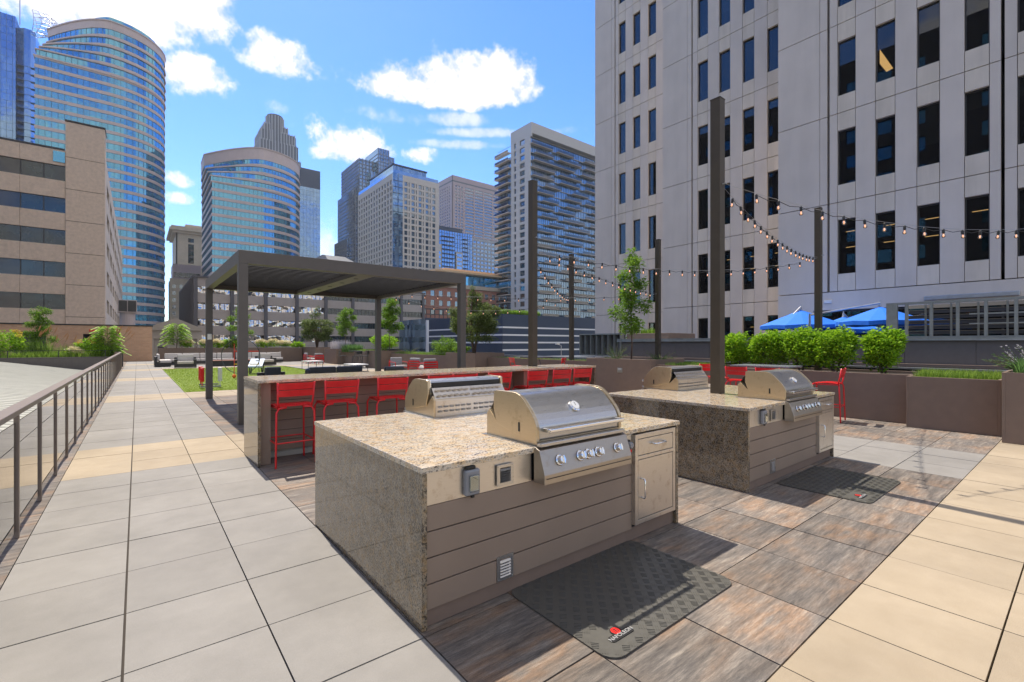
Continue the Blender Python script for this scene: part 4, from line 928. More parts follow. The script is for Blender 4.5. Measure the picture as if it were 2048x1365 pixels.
def broad_tree(label, x, y, z, h, r, seed, n, leaf, mat='leaf_dark'):
    t = thing('broad_tree', label, 'tree', (x, y, z), 0, 'broad olive-green trees'); rnd = random.Random(seed)
    mb = MB(); tips = []
    for k in range(4):
        a = k * 1.6; q = Vector((math.cos(a) * r * .25, math.sin(a) * r * .25, h * .45)); mb.tube([(math.cos(a) * .03, math.sin(a) * .03, 0), q * .5, q], [.05, .04, .028], 6)
        for j in range(6):
            b = a + rnd.uniform(-1, 1); f = .3 + .12 * j; s = Vector((q.x * f / .5 * .5, q.y * f / .5 * .5, h * .45 * f)); e = s + Vector((math.cos(b) * r * .7, math.sin(b) * r * .7, h * .22)); mb.tube([s, (s + e) / 2 + Vector((0, 0, .05)), e], [.02, .014, .006], 5); tips.append(e)
        mb.tube([q, (q.x * .6, q.y * .6, h * .7), (q.x * .2, q.y * .2, h * .93)], [.028, .018, .006], 5)
    link('trunk', mb, 'bark', t, smooth=True); bl = [(e.x, e.y, e.z, r * .28, r * .28, h * .07) for e in tips]
    for k in range(26):
        f = rnd.random(); zz = h * (.2 + .75 * f); wd = r * (1.0 if f < .45 else max(.12, 1.0 - (f - .45) * 1.65)); a = k * 2.4
        bl.append((math.cos(a) * wd * .62, math.sin(a) * wd * .62, zz, wd * .34 + .05, wd * .34 + .05, h * .065))
    leaves('crown', bl, n, leaf, mat, t, seed, 2.4, .15, .3, .1)
broad_tree('big bushy olive-green tree to the right of the pergola', 12.0, 17.3, 1.03, 3.15, 1.05, 31, 17000, .10)
broad_tree('dark bushy tree at the back of the terrace seen through the pergola', 12.0, 40.6, 1.1, 3.6, 1.25, 32, 9500, .14)
bush('yellow_green_bush', 'large yellow-green rounded bush behind the pergola\'s rear post', 'shrub', 12.45, 28.0, 1.0, .9, 1.1, 1.05, 41, 'leaf_bright', 3400, .10, None, 1.6)
bush('spreading_bush', 'spreading light green bush left of the front right pergola post', 'shrub', 12.5, 20.6, .85, .7, .9, .95, 42, 'leaf_mid', 2400, .09, None, 1.8)
bush('low_bush', 'small dark green bush at the foot of the big olive-green tree', 'shrub', 11.85, 18.1, 1.02, .45, .5, .35, 43, 'leaf_mid', 1200, .08)
bush('green_mound', 'low green mound with flat leaves left of the dark bushy tree', 'shrub', 11.0, 42.9, 1.1, .7, .5, .55, 44, 'leaf_bright', 900, .13)
def sumac(label, x, y, z, h, r, seed):
    t = thing('sumac', label, 'shrub', (x, y, z), 0, 'sumacs with long drooping leaves'); rnd = random.Random(seed); st_ = MB(); lf = MB()
    for k in range(64):
        a = k * 2.4; f = .15 + .85 * (k / 64); b = Vector((math.cos(a) * .12, math.sin(a) * .12, h * f * .85)); l = r * (1.15 - .55 * f) * rnd.uniform(.8, 1.1)
        d = Vector((math.cos(a), math.sin(a), 0)); p = [b, b + d * l * .5 + Vector((0, 0, .22 * l)), b + d * l + Vector((0, 0, -.08 * l))]; st_.tube(p, [.012, .009, .004], 4)
        for q in range(13):
            g = (q + 1) / 13; c = p[0].lerp(p[1], g * 2) if g < .5 else p[1].lerp(p[2], g * 2 - 1)
            for s in (-1, 1):
                sd = Vector((-d.y, d.x, 0)) * s; tip = c + sd * .16 * (1.15 - g * .5) + d * .07 + Vector((0, 0, -.07)); m_ = (c + tip) / 2; n_ = d * .042; rr = rnd.random()
                lf.quad(tuple(c), tuple(m_ + n_), tuple(tip), tuple(m_ - n_), r=rr)
    st_.tube([(0, 0, 0), (.05, 0, h * .5), (0, 0, h * .85)], [.03, .02, .01], 6)
    link('stems', st_, 'bark', t); link('foliage', lf, 'leaf_bright', t)
sumac('bright green sumac on the back planter beside the stone building', 2.35, 42.75, 1.1, 2.2, 1.0, 1)
sumac('bright green sumac in the left garden at the end of the railing', -1.45, 37.3, .6, 2.3, .85, 2)
sumac('light green sumac-like shrub just right of the front pergola post', 5.9, 42.9, 1.05, .9, .9, 3)
hy = 'cream hydrangeas'
for k, (x, y, z, r, h, lb) in enumerate([(2.95, 42.6, 1.1, .42, .62, 'cream hydrangea left of the rear pergola post'), (4.15, 42.6, 1.1, .42, .58, 'cream hydrangea between the two left pergola posts, left one'), (4.95, 42.6, 1.1, .5, .60, 'cream hydrangea between the two left pergola posts, right one'),
        (8.1, 42.6, 1.1, .5, .62, 'cream hydrangea left of the widest clump on the back planter'), (9.0, 42.6, 1.1, .55, .66, 'widest cream hydrangea clump on the back planter'), (9.9, 42.6, 1.1, .5, .6, 'cream hydrangea nearest the dark bushy tree'), (-2.9, 36.9, .55, .45, .62, 'small cream hydrangea in the left garden before the dark door')]):
    bush('hydrangea', lb, 'shrub', x, y, z, r, r * .8, h, 60 + k, 'leaf_bright', 420, .12, hy, 1.6, False, 6, 'flower_cream', 20, .15)
# left garden
lg = MB(); lg.box(-14, -1.06, 36.2, 50.9, -.3, .58); struct('garden_ground', lg, 'soil')
wl = thing('garden_wall', 'dark ribbed wall holding up the left garden', 'wall', (-14, 36, 0))
m = MB(); m.box(0, 12.94, 0, .15, -2, .70)
for k in range(100): m.box(.06 + k * .13, .10 + k * .13, -.02, -.001, -2, .67)
link('wall', m, 'parapet', wl); link('coping', MB().box(-.05, 12.97, -.04, .2, .701, .74), 'pergola', wl)
link('wire_rail', MB().box(0, 12.9, .05, .07, 1.10, 1.125), 'black', wl)
for k in range(7): link('post', MB().box(.5 + k * 2, .54 + k * 2, .04, .08, .741, 1.1), 'black', wl)
bush('flowering_bush', 'large orange-tinged flowering bush in the left garden', 'shrub', -5.9, 37.6, .55, 1.15, .8, 1.65, 71, 'leaf_bright', 2600, .12, None, 1.5, True, 9, 'flower_orange', 16, .12)
bush('flowering_bush', 'yellow-green flowering bush left of the left sumac', 'shrub', -2.25, 37.3, .55, .75, .6, 1.25, 72, 'leaf_bright', 2200, .11, None, 1.5, True, 9, 'flower_orange', 8, .10)
bush('flowering_bush', 'low bright bush at the right end of the left garden', 'shrub', -1.75, 36.8, .55, .6, .4, .8, 73, 'leaf_bright', 1500, .10, None, 1.5)
bush('flowering_bush', 'bush cut by the left edge of the frame in the left garden', 'shrub', -7.9, 37.2, .55, .8, .6, 1.2, 74, 'leaf_bright', 1200, .12, None, 1.5)
for k, (x, lb) in enumerate([(-8.0, 'green grass clump at the far left of the garden'), (-6.6, 'green grass clump under the orange-tinged bush'), (-5.2, 'green grass clump beside the orange-tinged bush'), (-4.0, 'green grass clump in front of the small tree'), (-3.2, 'green grass clump left of the small hydrangea'), (-1.9, 'green grass clump in front of the flowering bushes')]):
    clump('garden_grass', lb, x, 36.6, .5, .6, .25, .6, 700, 80 + k, group='grass clumps in the left garden', wd=.010)
tag(link('ground_cover', grass_mb(-13, -1.2, 36.3, 39.5, .55, 6000, .28, 91, .012, .9), 'leaf_mid'), 'low green ground cover across the left garden', 'ground cover', kind='stuff')
def plume_grass(label, x, y, z, n, h, r, seed, lx=.5):
    t = thing('plume_grass', label, 'grass', (x, y, z), 0, 'tan plume grasses'); rnd = random.Random(seed)
    link('blades', grass_mb(-r * .6, r * .6, -.2, .2, 0, 500, h * .8, seed, .008, .5), 'grassblade', t); pm = MB(); sm = MB()
    for k in range(n):
        x0 = rnd.uniform(-r, r) * .5; a = rnd.uniform(.25, 1.0) * lx; hh = h * rnd.uniform(.8, 1.1); p = Vector((x0, rnd.uniform(-.1, .1), hh * .2)); e = Vector((x0 + a * .8, rnd.uniform(-.2, .2), hh)); sm.tube([p, p.lerp(e, .6) + Vector((-.05, 0, .05)), e], .004, 4)
        d = (e - p).normalized(); pm.tube([e, e + d * .12, e + d * .26, e + d * .38], [.008, .032, .026, .006], 6)
    link('stems', sm, 'grassblade', t); link('plumes', pm, 'plume', t)
plume_grass('tan plume grass beside the small tree in the left garden', -4.5, 37.4, .55, 9, 1.55, .9, 1, .9)
plume_grass('tan plume grass in front of the dark door', -3.3, 37.2, .55, 7, 1.2, 1.3, 2, .9)
plume_grass('tan plume grass leaning right at the end of the left garden', -1.35, 37.0, .55, 13, 1.6, .7, 3, 1.0)
# lilac catmint, right edge
t = thing('catmint', 'lilac flower spikes in the planter at the right edge of the frame', 'flowers', (10.85, .35, 1.0))
link('foliage', grass_mb(-.38, .38, -.5, .4, 0, 2600, .30, 5, .006, 1.1), 'leaf_juniper', t)
rnd = random.Random(3); sp = MB(); sl = MB()
for k in range(38):
    x, y = rnd.uniform(-.35, .4), rnd.uniform(-.55, .42); e = Vector((x + rnd.uniform(-.18, .1), y + rnd.uniform(-.15, .28), rnd.uniform(.28, .50))); b = Vector((x, y, .05)); sl.tube([b, (b + e) / 2 + Vector((0, 0, .03)), e], .003, 4)
    for q in range(22): f = rnd.uniform(.55, 1.05); c = b.lerp(e, f); d = Vector((rnd.gauss(0, 1), rnd.gauss(0, 1), rnd.gauss(.3, 1))).normalized(); n_ = d.orthogonal().normalized() * .006; sp.quad(tuple(c - n_), tuple(c + n_), tuple(c + d * .022), r=rnd.random())
link('stems', sl, 'grassblade', t); link('flower_spikes', sp, 'flower_lilac', t)
t = thing('juniper_sprig', 'long green sprig leaning out of the right-edge planter', 'shrub', (10.75, .62, 1.03)); lf = MB(); st_ = MB(); rnd = random.Random(6)
for k in range(7):
    e = Vector((-.05 + rnd.uniform(-.1, .1), .18 + .28 * rnd.random(), .12 + .22 * rnd.random())); st_.tube([(0, 0, 0), e * .5 + Vector((0, 0, .03)), e], .004, 4)
    for q in range(40): f = rnd.uniform(.2, 1); c = e * f + Vector((0, 0, .03 * (1 - f))); d = Vector((rnd.gauss(0, .6), rnd.gauss(.6, .6), rnd.gauss(.4, .6))).normalized(); n_ = d.orthogonal().normalized() * .006; lf.quad(tuple(c - n_), tuple(c + n_), tuple(c + d * .05), r=rnd.random())
link('stems', st_, 'bark', t); link('foliage', lf, 'leaf_juniper', t)

# ================================================================== LOUNGE AND GAMES
def sofa(label, x, y, rz, w_, arms=True, group='white cushioned lounge seats', d=.85, mats=('wicker', 'cushion'), seats=1, h=.78, name='sofa'):
    """faces local -Y"""
    t = thing(name, label, 'seat', (x, y, 0), rz, group); aw = .14 if arms else 0
    link('frame', MB().box(-w_/2 + aw, w_/2 - aw, 0, d - .12, .05, .26), mats[0], t, bevel=.01)
    link('back_frame', MB().box(-w_/2, w_/2, d - .12, d, .05, h - .12), mats[0], t, bevel=.01)
    if arms:
        for s in (-1, 1): link('arm', MB().box(min(s * w_/2, s * (w_/2 - aw)), max(s * w_/2, s * (w_/2 - aw)), -.02, d - .121, .05, .55), mats[0], t, bevel=.01)
    sw = (w_ - 2 * aw) / seats
    for k in range(seats):
        a = -w_/2 + aw + k * sw
        link('seat_cushion', MB().box(a + .01, a + sw - .01, -.02, d - .26, .262, .43), mats[1], t, bevel=.04, seg=3)
        link('back_cushion', MB().box(a + .01, a + sw - .01, d - .255, d - .125, .432, h + .04), mats[1], t, bevel=.05, seg=3)
    return t
sofa('white-cushioned armchair at the left end of the lawn', 2.35, 34.5, -.06, 1.15, name='armchair')
sofa('white-cushioned armchair at the right end of the seating group', 7.0, 34.6, .15, 1.1, name='armchair')
sofa('long white sofa along the back planter, left half', 3.6, 39.6, 0, 4.2, False, seats=4)
sofa('long white sofa along the back planter, right half', 7.5, 39.6, 0, 3.2, False, seats=3)
sofa('white sofa side section turned along the left of the group', 1.75, 38.3, math.pi/2, 2.4, False, seats=2)
t = thing('coffee_table', 'dark low coffee table in the middle of the white seating', 'table', (4.9, 36.2, 0)); link('tabletop', MB().box(-1.3, 1.3, -.45, .45, .36, .40), 'brickred', t, bevel=.01); link('base', MB().box(-1.2, 1.2, -.4, .4, .004, .359), 'wicker', t)
def lounge(label, x, y, rz, cush='cushgray'):
    t = thing('lounge_chair', label, 'chair', (x, y, 0), rz, 'red-framed lounge chairs')
    for s in (-1, 1):
        m = MB(); m.tube([(s * .36, -.30, .004), (s * .36, -.30, .55), (s * .36, .32, .58), (s * .36, .32, .004)], .02, 6); link('arm_frame', m, 'redpaint', t)
    m = MB(); m.box(-.34, .34, -.30, .32, .27, .30); link('seat_frame', m, 'redpaint', t)
    m = MB()
    for k in range(3): m.box(-.36, .36, .30, .33, .36 + .12 * k, .43 + .12 * k)
    link('back_slats', m, 'redpaint', t)
    link('seat_cushion', MB().box(-.33, .33, -.31, .25, .301, .41), 'cushion', t, bevel=.03, seg=3); link('back_cushion', MB().box(-.33, .33, .16, .295, .412, .80), cush, t, bevel=.05, seg=3)
lounge('red lounge chair before the dark bushy tree, left one', 10.4, 37.2, math.pi * .5)
lounge('red lounge chair before the dark bushy tree, right one with its back to the camera', 10.45, 35.4, math.pi + .3)
lounge('red lounge chair facing the camera left of the pergola\'s right post', 10.6, 22.1, .1)
lounge('grey-cushioned red lounge chair beside the one facing the camera', 11.1, 20.9, math.pi * .6)
lounge('red lounge chair with its back to the camera by the taupe planter', 10.9, 19.6, math.pi)
def side_table(label, x, y, w_, d_, h=.45):
    t = thing('side_table', label, 'table', (x, y, 0), .1, 'white-topped low tables'); link('tabletop', MB().box(-w_/2, w_/2, -d_/2, d_/2, h - .04, h), 'white', t, bevel=.006)
    for a in (-1, 1):
        for b in (-1, 1): link('leg', MB().box(a * (w_/2 - .03) - .012, a * (w_/2 - .03) + .012, b * (d_/2 - .03) - .012, b * (d_/2 - .03) + .012, .004, h - .041), 'tabledark', t)
side_table('white-topped low table in front of the red chairs at the back', 8.1, 28.3, .9, 1.0, .5)
side_table('white-topped low table on the pale paving left of the rear pergola post', 9.0, 23.8, .8, 1.2)
high_table('black high table with dark stools by the back right planters', 11.0, 28.9, .8, .8, 'tabledark')
def dark_stool(label, x, y, rz):
    t = thing('dark_stool', label, 'stool', (x, y, 0), rz, 'dark stools round the black high table')
    link('seat', MB().box(-.21, .21, -.2, .2, .72, .75), 'tabledark', t); link('backrest', MB().box(-.21, .21, -.23, -.21, .86, 1.05), 'tabledark', t)
    for a in (-1, 1):
        m = MB(); m.tube([(a * .2, -.22, .004), (a * .2, -.22, 1.04)], .012, 5); link('leg', m, 'tabledark', t); m = MB(); m.tube([(a * .2, .2, .004), (a * .2, .2, .72)], .012, 5); link('leg', m, 'tabledark', t)
dark_stool('dark stool left of the black high table', 10.4, 29.7, -1.7); dark_stool('dark stool in front of the black high table', 10.75, 28.2, .3); dark_stool('dark stool right of the black high table', 11.15, 28.0, .9)
for (x, y, w_, rz, lb) in ((3.15, 14.2, .75, .1, 'dark low chair under the pergola nearest the lawn'), (4.6, 14.3, 1.9, math.pi + .05, 'long dark low sofa under the pergola with its back to the camera'), (4.1, 12.9, .7, 1.3, 'small dark chair turned sideways under the pergola'), (6.0, 13.2, .9, math.pi - .1, 'dark low chair by the rear right pergola post')):
    sofa(lb, x, y, rz, w_, True, 'dark lounge seats under the pergola', .7, ('wicker', 'tabledark'), 1 if w_ < 1.2 else 2, .80, 'patio_armchair' if w_ < 1.2 else 'patio_sofa')
# giant four-in-a-row game, seen from its edge
t = thing('giant_game', 'blue upright giant connecting-discs game on the lawn', 'game', (1.98, 18.6, 0), -.05)
m = MB(); y0, y1, z0, z1 = 0, .95, .30, 1.13
nx_, nz_ = 7, 6; cw, ch_ = (y1 - y0) / nx_, (z1 - z0) / nz_
for i in range(nx_):
    for j in range(nz_):
        cy_, cz_ = y0 + (i + .5) * cw, z0 + (j + .5) * ch_; r = min(cw, ch_) * .38
        sq = [(cy_ - cw/2, cz_ - ch_/2), (cy_, cz_ - ch_/2), (cy_ + cw/2, cz_ - ch_/2), (cy_ + cw/2, cz_), (cy_ + cw/2, cz_ + ch_/2), (cy_, cz_ + ch_/2), (cy_ - cw/2, cz_ + ch_/2), (cy_ - cw/2, cz_)]
        ci = [(cy_ + r * math.cos(R_(a)), cz_ + r * math.sin(R_(a))) for a in (225, 270, 315, 0, 45, 90, 135, 180)]
        for k in range(8):
            k2 = (k + 1) % 8
            for xx in (-.05, .05): m.quad((xx, *sq[k]), (xx, *sq[k2]), (xx, *ci[k2]), (xx, *ci[k]))
            m.quad((-.05, *ci[k]), (-.05, *ci[k2]), (.05, *ci[k2]), (.05, *ci[k]))
for (a, b, c, d) in ((y0 - .02, y0, z0, z1), (y1, y1 + .02, z0, z1), (y0, y1, z0 - .03, z0), (y0, y1, z1, z1 + .01)): m.box(-.055, .055, a, b, c, d)
link('board', m, 'bluegame', t)
for yy in (-.06, .98):
    p = MB(); p.box(-.04, .04, yy, yy + .04, .02, 1.0); p.box(-.30, .30, yy, yy + .04, .03, .08); link('stand', p, 'cushgray', t)
for (xx, yy, mt, lb) in ((-.25, -.04, 'redgame', 'disc_stack'), (-.25, 1.0, 'redgame', 'disc_stack'), (.27, -.04, 'white', 'disc_stack')):
    p = MB()
    for k in range(13): p.lathe([(.055, .22 + k * .037), (.068, .228 + k * .037), (.068, .246 + k * .037), (.055, .254 + k * .037)], (xx, yy + .02, 0), 12)
    p.box(xx - .015, xx + .015, yy, yy + .03, .08, .22); link(lb, p, mt, t)
t = thing('ring_game', 'large black hoop with a pole and orange ball on the lawn', 'game', (3.55, 22.9, 0), -.62)
m = MB(); Rr = .82; m.tube([(Rr * math.cos(a * math.pi / 20), 0, Rr + .02 + .12 + Rr * math.sin(a * math.pi / 20) * .92) for a in range(41)], .016, 6); link('hoop', m, 'tabledark', t)
link('pole', MB().tube([(-.25, -.05, .004), (-.25, -.05, 1.5)], .013, 6), 'redgame', t); link('pole', MB().tube([(.8, -.05, .004), (.8, -.05, 1.3)], .013, 6), 'tabledark', t)
link('crossbar', MB().tube([(-.25, -.05, .62), (.8, -.05, .62)], .022, 6), 'yellow', t); link('crossbar', MB().tube([(-.25, -.05, 1.18), (.8, -.05, 1.18)], .02, 6), 'redgame', t)
link('ball', MB().lathe([(.01, -.09), (.06, -.06), (.085, 0), (.06, .06), (.01, .09)], (-.25, -.05, .10), 12), 'orange', t, smooth=True)
t = thing('cornhole_board', 'pale blue sloping bean-bag board with a round hole', 'game', (4.55, 25.4, 0), -.3)
m = MB(); hx, hy, r = 0, .85, .08
for k in range(16):
    a, b = 2 * math.pi * k / 16, 2 * math.pi * (k + 1) / 16
    def sqp(a):
        c, s = math.cos(a), math.sin(a); q = .22 / max(abs(c), abs(s)); return (hx + c * q, hy + s * q)
    zf = lambda y: .40 + y * .28 
    P = [sqp(a), sqp(b), (hx + r * math.cos(b), hy + r * math.sin(b)), (hx + r * math.cos(a), hy + r * math.sin(a))]
    m.quad(*[(p[0], p[1], zf(p[1])) for p in P])
for (x0, x1, y0, y1) in ((-.32, .32, 0, .63), (-.32, .32, 1.07, 1.22), (-.32, -.22, .63, 1.07), (.22, .32, .63, 1.07)): m.quad(*[(x, y, zf(y)) for x, y in ((x0, y0), (x1, y0), (x1, y1), (x0, y1))])
m.box(-.32, .32, -.02, 0, .33, .40); bd = link('board', m, 'boardblue', t)
for s in (-1, 1):
    for (ya, yb) in ((.15, .4), (1.05, .8)): p = MB(); p.tube([(s * .27, ya, .43 + ya * .2), (s * .27, yb, .004)], .03, 4); link('leg', p, 'tabledark', t)
# ================================================================== BUILDINGS
def mapf(face, x0, x1, y0, y1):
    """local facade frames: a runs along the wall, d outwards"""
    return {'S': lambda a, d, z: (x0 + a, y0 - d, z), 'W': lambda a, d, z: (x0 - d, y1 - a, z), 'E': lambda a, d, z: (x1 + d, y0 + a, z)}[face]
def comp(iv, W_):
    out = []; c = 0
    for a, b in sorted(iv):
        if a > c: out.append((c, a))
        c = max(c, b)
    if c < W_: out.append((c, W_))
    return out
def facade(t, MP, W_, H, hop, vop, wall, pane, dep=.25, cnt=None, lim=100, z0=0, pname='window', wallname='wall', gap=0, rev=False):
    wm = MB()
    for a, b in comp(hop, W_): wm.box(a + gap, b - gap, -dep, 0, z0, H, MP)
    for a, b in hop:
        for c, d in comp(vop, H):
            if d <= z0: continue
            wm.box(a + gap, b - gap, -dep, -.012, max(c, z0), d, MP)
    link(wallname, wm, wall, t)
    cnt = cnt if cnt is not None else [0]; rest = MB()
    vo = sorted(vop, reverse=True); 
    for c, d in vo:
        for a, b in (hop if not rev else hop[::-1]):
            if cnt[0] < lim:
                p = MB(); p.box(a, b, -dep + .01, -dep + .05, c, d, MP); link(pname, p, pane, t); cnt[0] += 1
            else: rest.box(a, b, -dep + .01, -dep + .05, c, d, MP)
    if rest.f: tag(link(pname + '_grid', rest, pane, t), kind='stuff')
def core(t, W_, D_, H, mat, ins=.3, z0=-14, name='core'):
    link(name, MB().box(ins, W_ - ins, ins, D_ - ins, z0, H), mat, t)
def rep(start, n, pitch, w_): return [(start + k * pitch, start + k * pitch + w_) for k in range(n)]

# ---- near concrete tower, three stepped bays
tw = thing('concrete_tower', 'tall pale concrete office tower filling the right side of the view', 'building', (24.2, -6, 0))
secs = [(24.2, 9.37, -6.0, [(6.97, 6.32), (5.64, 5.0), (4.33, 3.67), (2.99, 2.35), (1.67, 1.03), (.34, -.30), (-.98, -1.62)], (7.64, 7.31, 2.02), 0),
        (27.0, 17.40, 9.37, [(14.99, 14.34), (13.66, 13.01), (12.31, 11.68), (11.00, 10.35)], (15.67, 15.35), 1),
        (29.6, 25.30, 17.40, [(22.93, 22.28), (21.60, 20.95), (20.27, 19.61), (18.95, 18.29)], (23.61, 23.27), 1)]
FL = 3.9; Z0 = 3.80; rnd = random.Random(77); HT_ = 43
for si, (X, ya, yb, wins, joints, gf) in enumerate(secs):
    MP = lambda a, d, z, X=X: (X - 24.2 - d, a + 6, z)     # a = world Y
    wl = MB(); sp = MB()
    edges = sorted(set([yb, ya] + [v for w_ in wins for v in w_] + [joints[0]]))
    lo = -14
    levels = [lo, -.05] + [Z0 + FL * k for k in range(11)]
    if si == 0: levels = [lo, 3.0] + [Z0 + FL * k for k in range(11)]
    winset = {(round(b, 2), round(a, 2)) for a, b in wins}
    for y0, y1 in zip(edges[:-1], edges[1:]):
        isw = (round(y0, 2), round(y1, 2)) in winset
        cuts = [y0, y1]
        for j in joints[1:]:
            if y0 < j < y1: cuts = [y0, j - .04, j + .04, y1]
        for c0, c1 in ([(cuts[0], cuts[1])] if len(cuts) == 2 else [(cuts[0], cuts[1]), (cuts[2], cuts[3])]):
            for k in range(len(levels) - 1):
                z0, z1 = levels[k], levels[k + 1]
                if si == 0 and k == 0:
                    continue
                if si == 0 and k == 1:                       # plain lintel band over the shopfront
                    continue
                wb, wt = (z0 + .755, z0 + 3.14) if z0 > 0 else (-.1, 3.05)
                g = .009
                if not isw: wl.box(c0 + g, c1 - g, -.30, 0, z0 + .016, z1 - .016, MP)
                else:
                    if z0 > 0: link('spandrel', MB().box(c0 + g, c1 - g, -.30, -.004, z0 + .016, wb, MP), 'concrete_warm', tw)
                    elif z0 < -1: link('spandrel', MB().box(c0 + g, c1 - g, -.30, -.004, z0, z1, MP), 'concrete_warm', tw)
                    if not z0 < -1: link('spandrel', MB().box(c0 + g, c1 - g, -.30, -.004, wt, z1 - .016, MP), 'concrete_warm', tw)
    if si == 0: wl.box(-6, ya, -.30, 0, 3.0, Z0 - .02, MP); wl.box(7.9, ya, -.30, -.002, lo, 3.0, MP); wl.box(-6, 7.9, -.3, -.001, lo, -.2, MP)
    link('wall', wl, 'concrete_panel', tw)
    # dark backing with glazing voids, end return of the bay
    bk = MB(); bk.box(yb + .01, ya - .01, -3.4, -1.3, lo, HT_ - 1, MP); link('interior', bk, 'dark', tw)
    fl_ = MB()
    for k in range(-1, 10): fl_.box(yb + .02, ya - .02, -1.3, -.31, Z0 + FL * k - .30, Z0 + FL * k + .28, MP)
    for (a, b) in zip(sorted([yb] + [w_[0] for w_ in wins]), sorted([w_[1] for w_ in wins] + [ya])): 
        if b > a: fl_.box(a + .03, b - .03, -.5, -.31, lo, HT_ - 1, MP)
    link('floors', fl_, 'dark', tw)
    ret = MB(); ret.box(ya - .30, ya - .0, -3.2 if si < 2 else -14, -.301, lo, HT_, MP); link('return_wall', ret, 'concrete_panel', tw)
    for k in range(-1 if gf else 0, 8):
        zb = Z0 + FL * k; wb, wt = (zb + .755, zb + 3.14) if k >= 0 else (-.1, 3.05)
        for (wy1, wy0) in wins:
            f = MB(); b_ = .035
            f.box(wy0, wy0 + b_, -.20, -.13, wb, wt, MP); f.box(wy1 - b_, wy1, -.20, -.13, wb, wt, MP); f.box(wy0 + b_, wy1 - b_, -.20, -.13, wt - b_ * 1.6, wt, MP); f.box(wy0 + b_, wy1 - b_, -.20, -.13, wb, wb + b_, MP)
            wn = link('window', f, 'frame', tw)
            p = MB(); p.box(wy0 + b_, wy1 - b_, -.170, -.160, wb + b_, wt - b_ * 1.6, MP); link('pane', p, 'pane', wn)
            q = rnd.random()
            if k >= 1 and q < .40:
                p = MB(); dd = rnd.choice([.35, .6, .9, 1.5]); p.box(wy0 + b_, wy1 - b_, -.26, -.25, wt - b_ - dd, wt - b_, MP); link('blind', p, 'blind', wn)
            if k <= 0 and q > .4:
                p = MB()
                for zz in ((wt - .45, wt - 1.15) if k == 0 else (wt - .6,)):
                    if rnd.random() < .75: p.box(wy0 + .05, wy1 - .12, -.75, -.70, zz, zz + .018, MP)
                if p.f: link('ceiling_light', p, 'lightbar', wn)
            if (si, k) == (0, 2) and abs(wy1 - 5.64) < .01:
                p = MB(); p.quad(MP(wy1 - .08, -.3, wt - .9), MP(wy1 - .08, -.3, wt - 1.5), MP(wy1 - .30, -.3, wt - 1.95), MP(wy1 - .52, -.3, wt - 1.9)); link('ceiling_light', p, 'lightbar', wn)
link('roof', MB().box(.02, 14, .02, 31.2, HT_ - 1, HT_ - .5), 'concrete_panel', tw)
# shopfront under the tower
for y0 in [-5.8 + 1.95 * k for k in range(7)]:
    f = MB(); X0 = 0.15
    f.box(X0, X0 + .06, y0 + 6, y0 + 6.06, -.19, 2.99); f.box(X0, X0 + .06, y0 + 6.06, y0 + 7.95, 2.2, 2.26); f.box(X0, X0 + .06, y0 + 6.06, y0 + 7.95, 2.90, 2.99)
    s_ = link('shop_window', f, 'frame', tw); link('pane', MB().box(X0 + .02, X0 + .03, y0 + 6.06, y0 + 7.95, -.19, 2.9), 'pane', s_)
b_ = link('wall_lamp', MB().box(-.10, -.001, 13.15, 13.45, 3.30, 3.44), 'white', tw, bevel=.02)
b_ = link('wall_lamp', MB().box(-.16, -.001, 7.6, 10.1, 3.18, 3.36), 'alu', tw, bevel=.03)
ex = link('exit_sign', MB().box(-.06, -.001, 6.35, 6.95, 3.10, 3.27), 'white', tw)
cu = bpy.data.curves.new('lettering', 'FONT'); cu.body = 'EXIT'; cu.size = .16; cu.align_x = 'CENTER'; cu.align_y = 'CENTER'
to = bpy.data.objects.new('tmp', cu); COL.objects.link(to); bpy.context.view_layer.update()
me = bpy.data.meshes.new_from_object(to.evaluated_get(bpy.context.evaluated_depsgraph_get())); bpy.data.objects.remove(to)
me.materials.clear(); me.materials.append(M['redgame']); lo2 = bpy.data.objects.new('lettering', me); COL.objects.link(lo2); lo2.parent = ex; lo2.location = (-.064, 6.65, 3.185); lo2.rotation_euler = (R_(90), 0, R_(-90))

# ---- neighbour's terrace wall, screen, fins, umbrellas
tag(link('terrace_floor', MB().box(18.05, 24.0, -10, 17, -13.9, -.2), 'parapet'), kind='structure')
pw = thing('terrace_wall', 'dark grey panelled wall edging the neighbouring terrace', 'wall', (18, -10, 0))
m = MB()
for k in range(16): m.box(0, .2, .004 + 1.5 * k, 1.496 + 1.5 * k, .93, 1.60)
link('wall', m, 'parapet', pw); link('coping', MB().box(-.06, .3, 0, 24, 1.602, 1.73), 'screen', pw); link('coping_trim', MB().box(-.075, -.061, 0, 24, 1.60, 1.635), 'alu', pw)
link('lower_ledge', MB().box(-.28, .18, 0, 24, .84, .925), 'taupe', pw); link('base_wall', MB().box(.05, .2, 0, 24, -14, .83), 'dark', pw)
fn = thing('metal_fin_screen', 'grey metal screen with upright fins left of the terrace wall', 'screen', (17.9, 13.75, 0))
link('top_rail', MB().box(0, .35, 0, 2.6, 1.94, 2.0), 'screen', fn); link('bottom_rail', MB().box(0, .35, 0, 2.6, .9, .96), 'screen', fn); link('back_panel', MB().box(.3, .34, 0, 2.6, .961, 1.939), 'parapet', fn)
for k in range(8): link('fin', MB().box(.01, .29, .02 + .364 * k, .05 + .364 * k, .961, 1.939), 'screen', fn)
tag(link('terrace_block', MB().box(18.3, 20.5, 11.5, 13.7, .95, 1.98), 'taupe', bevel=.01), 'brown boxy planter standing behind the fin screen', 'planter')
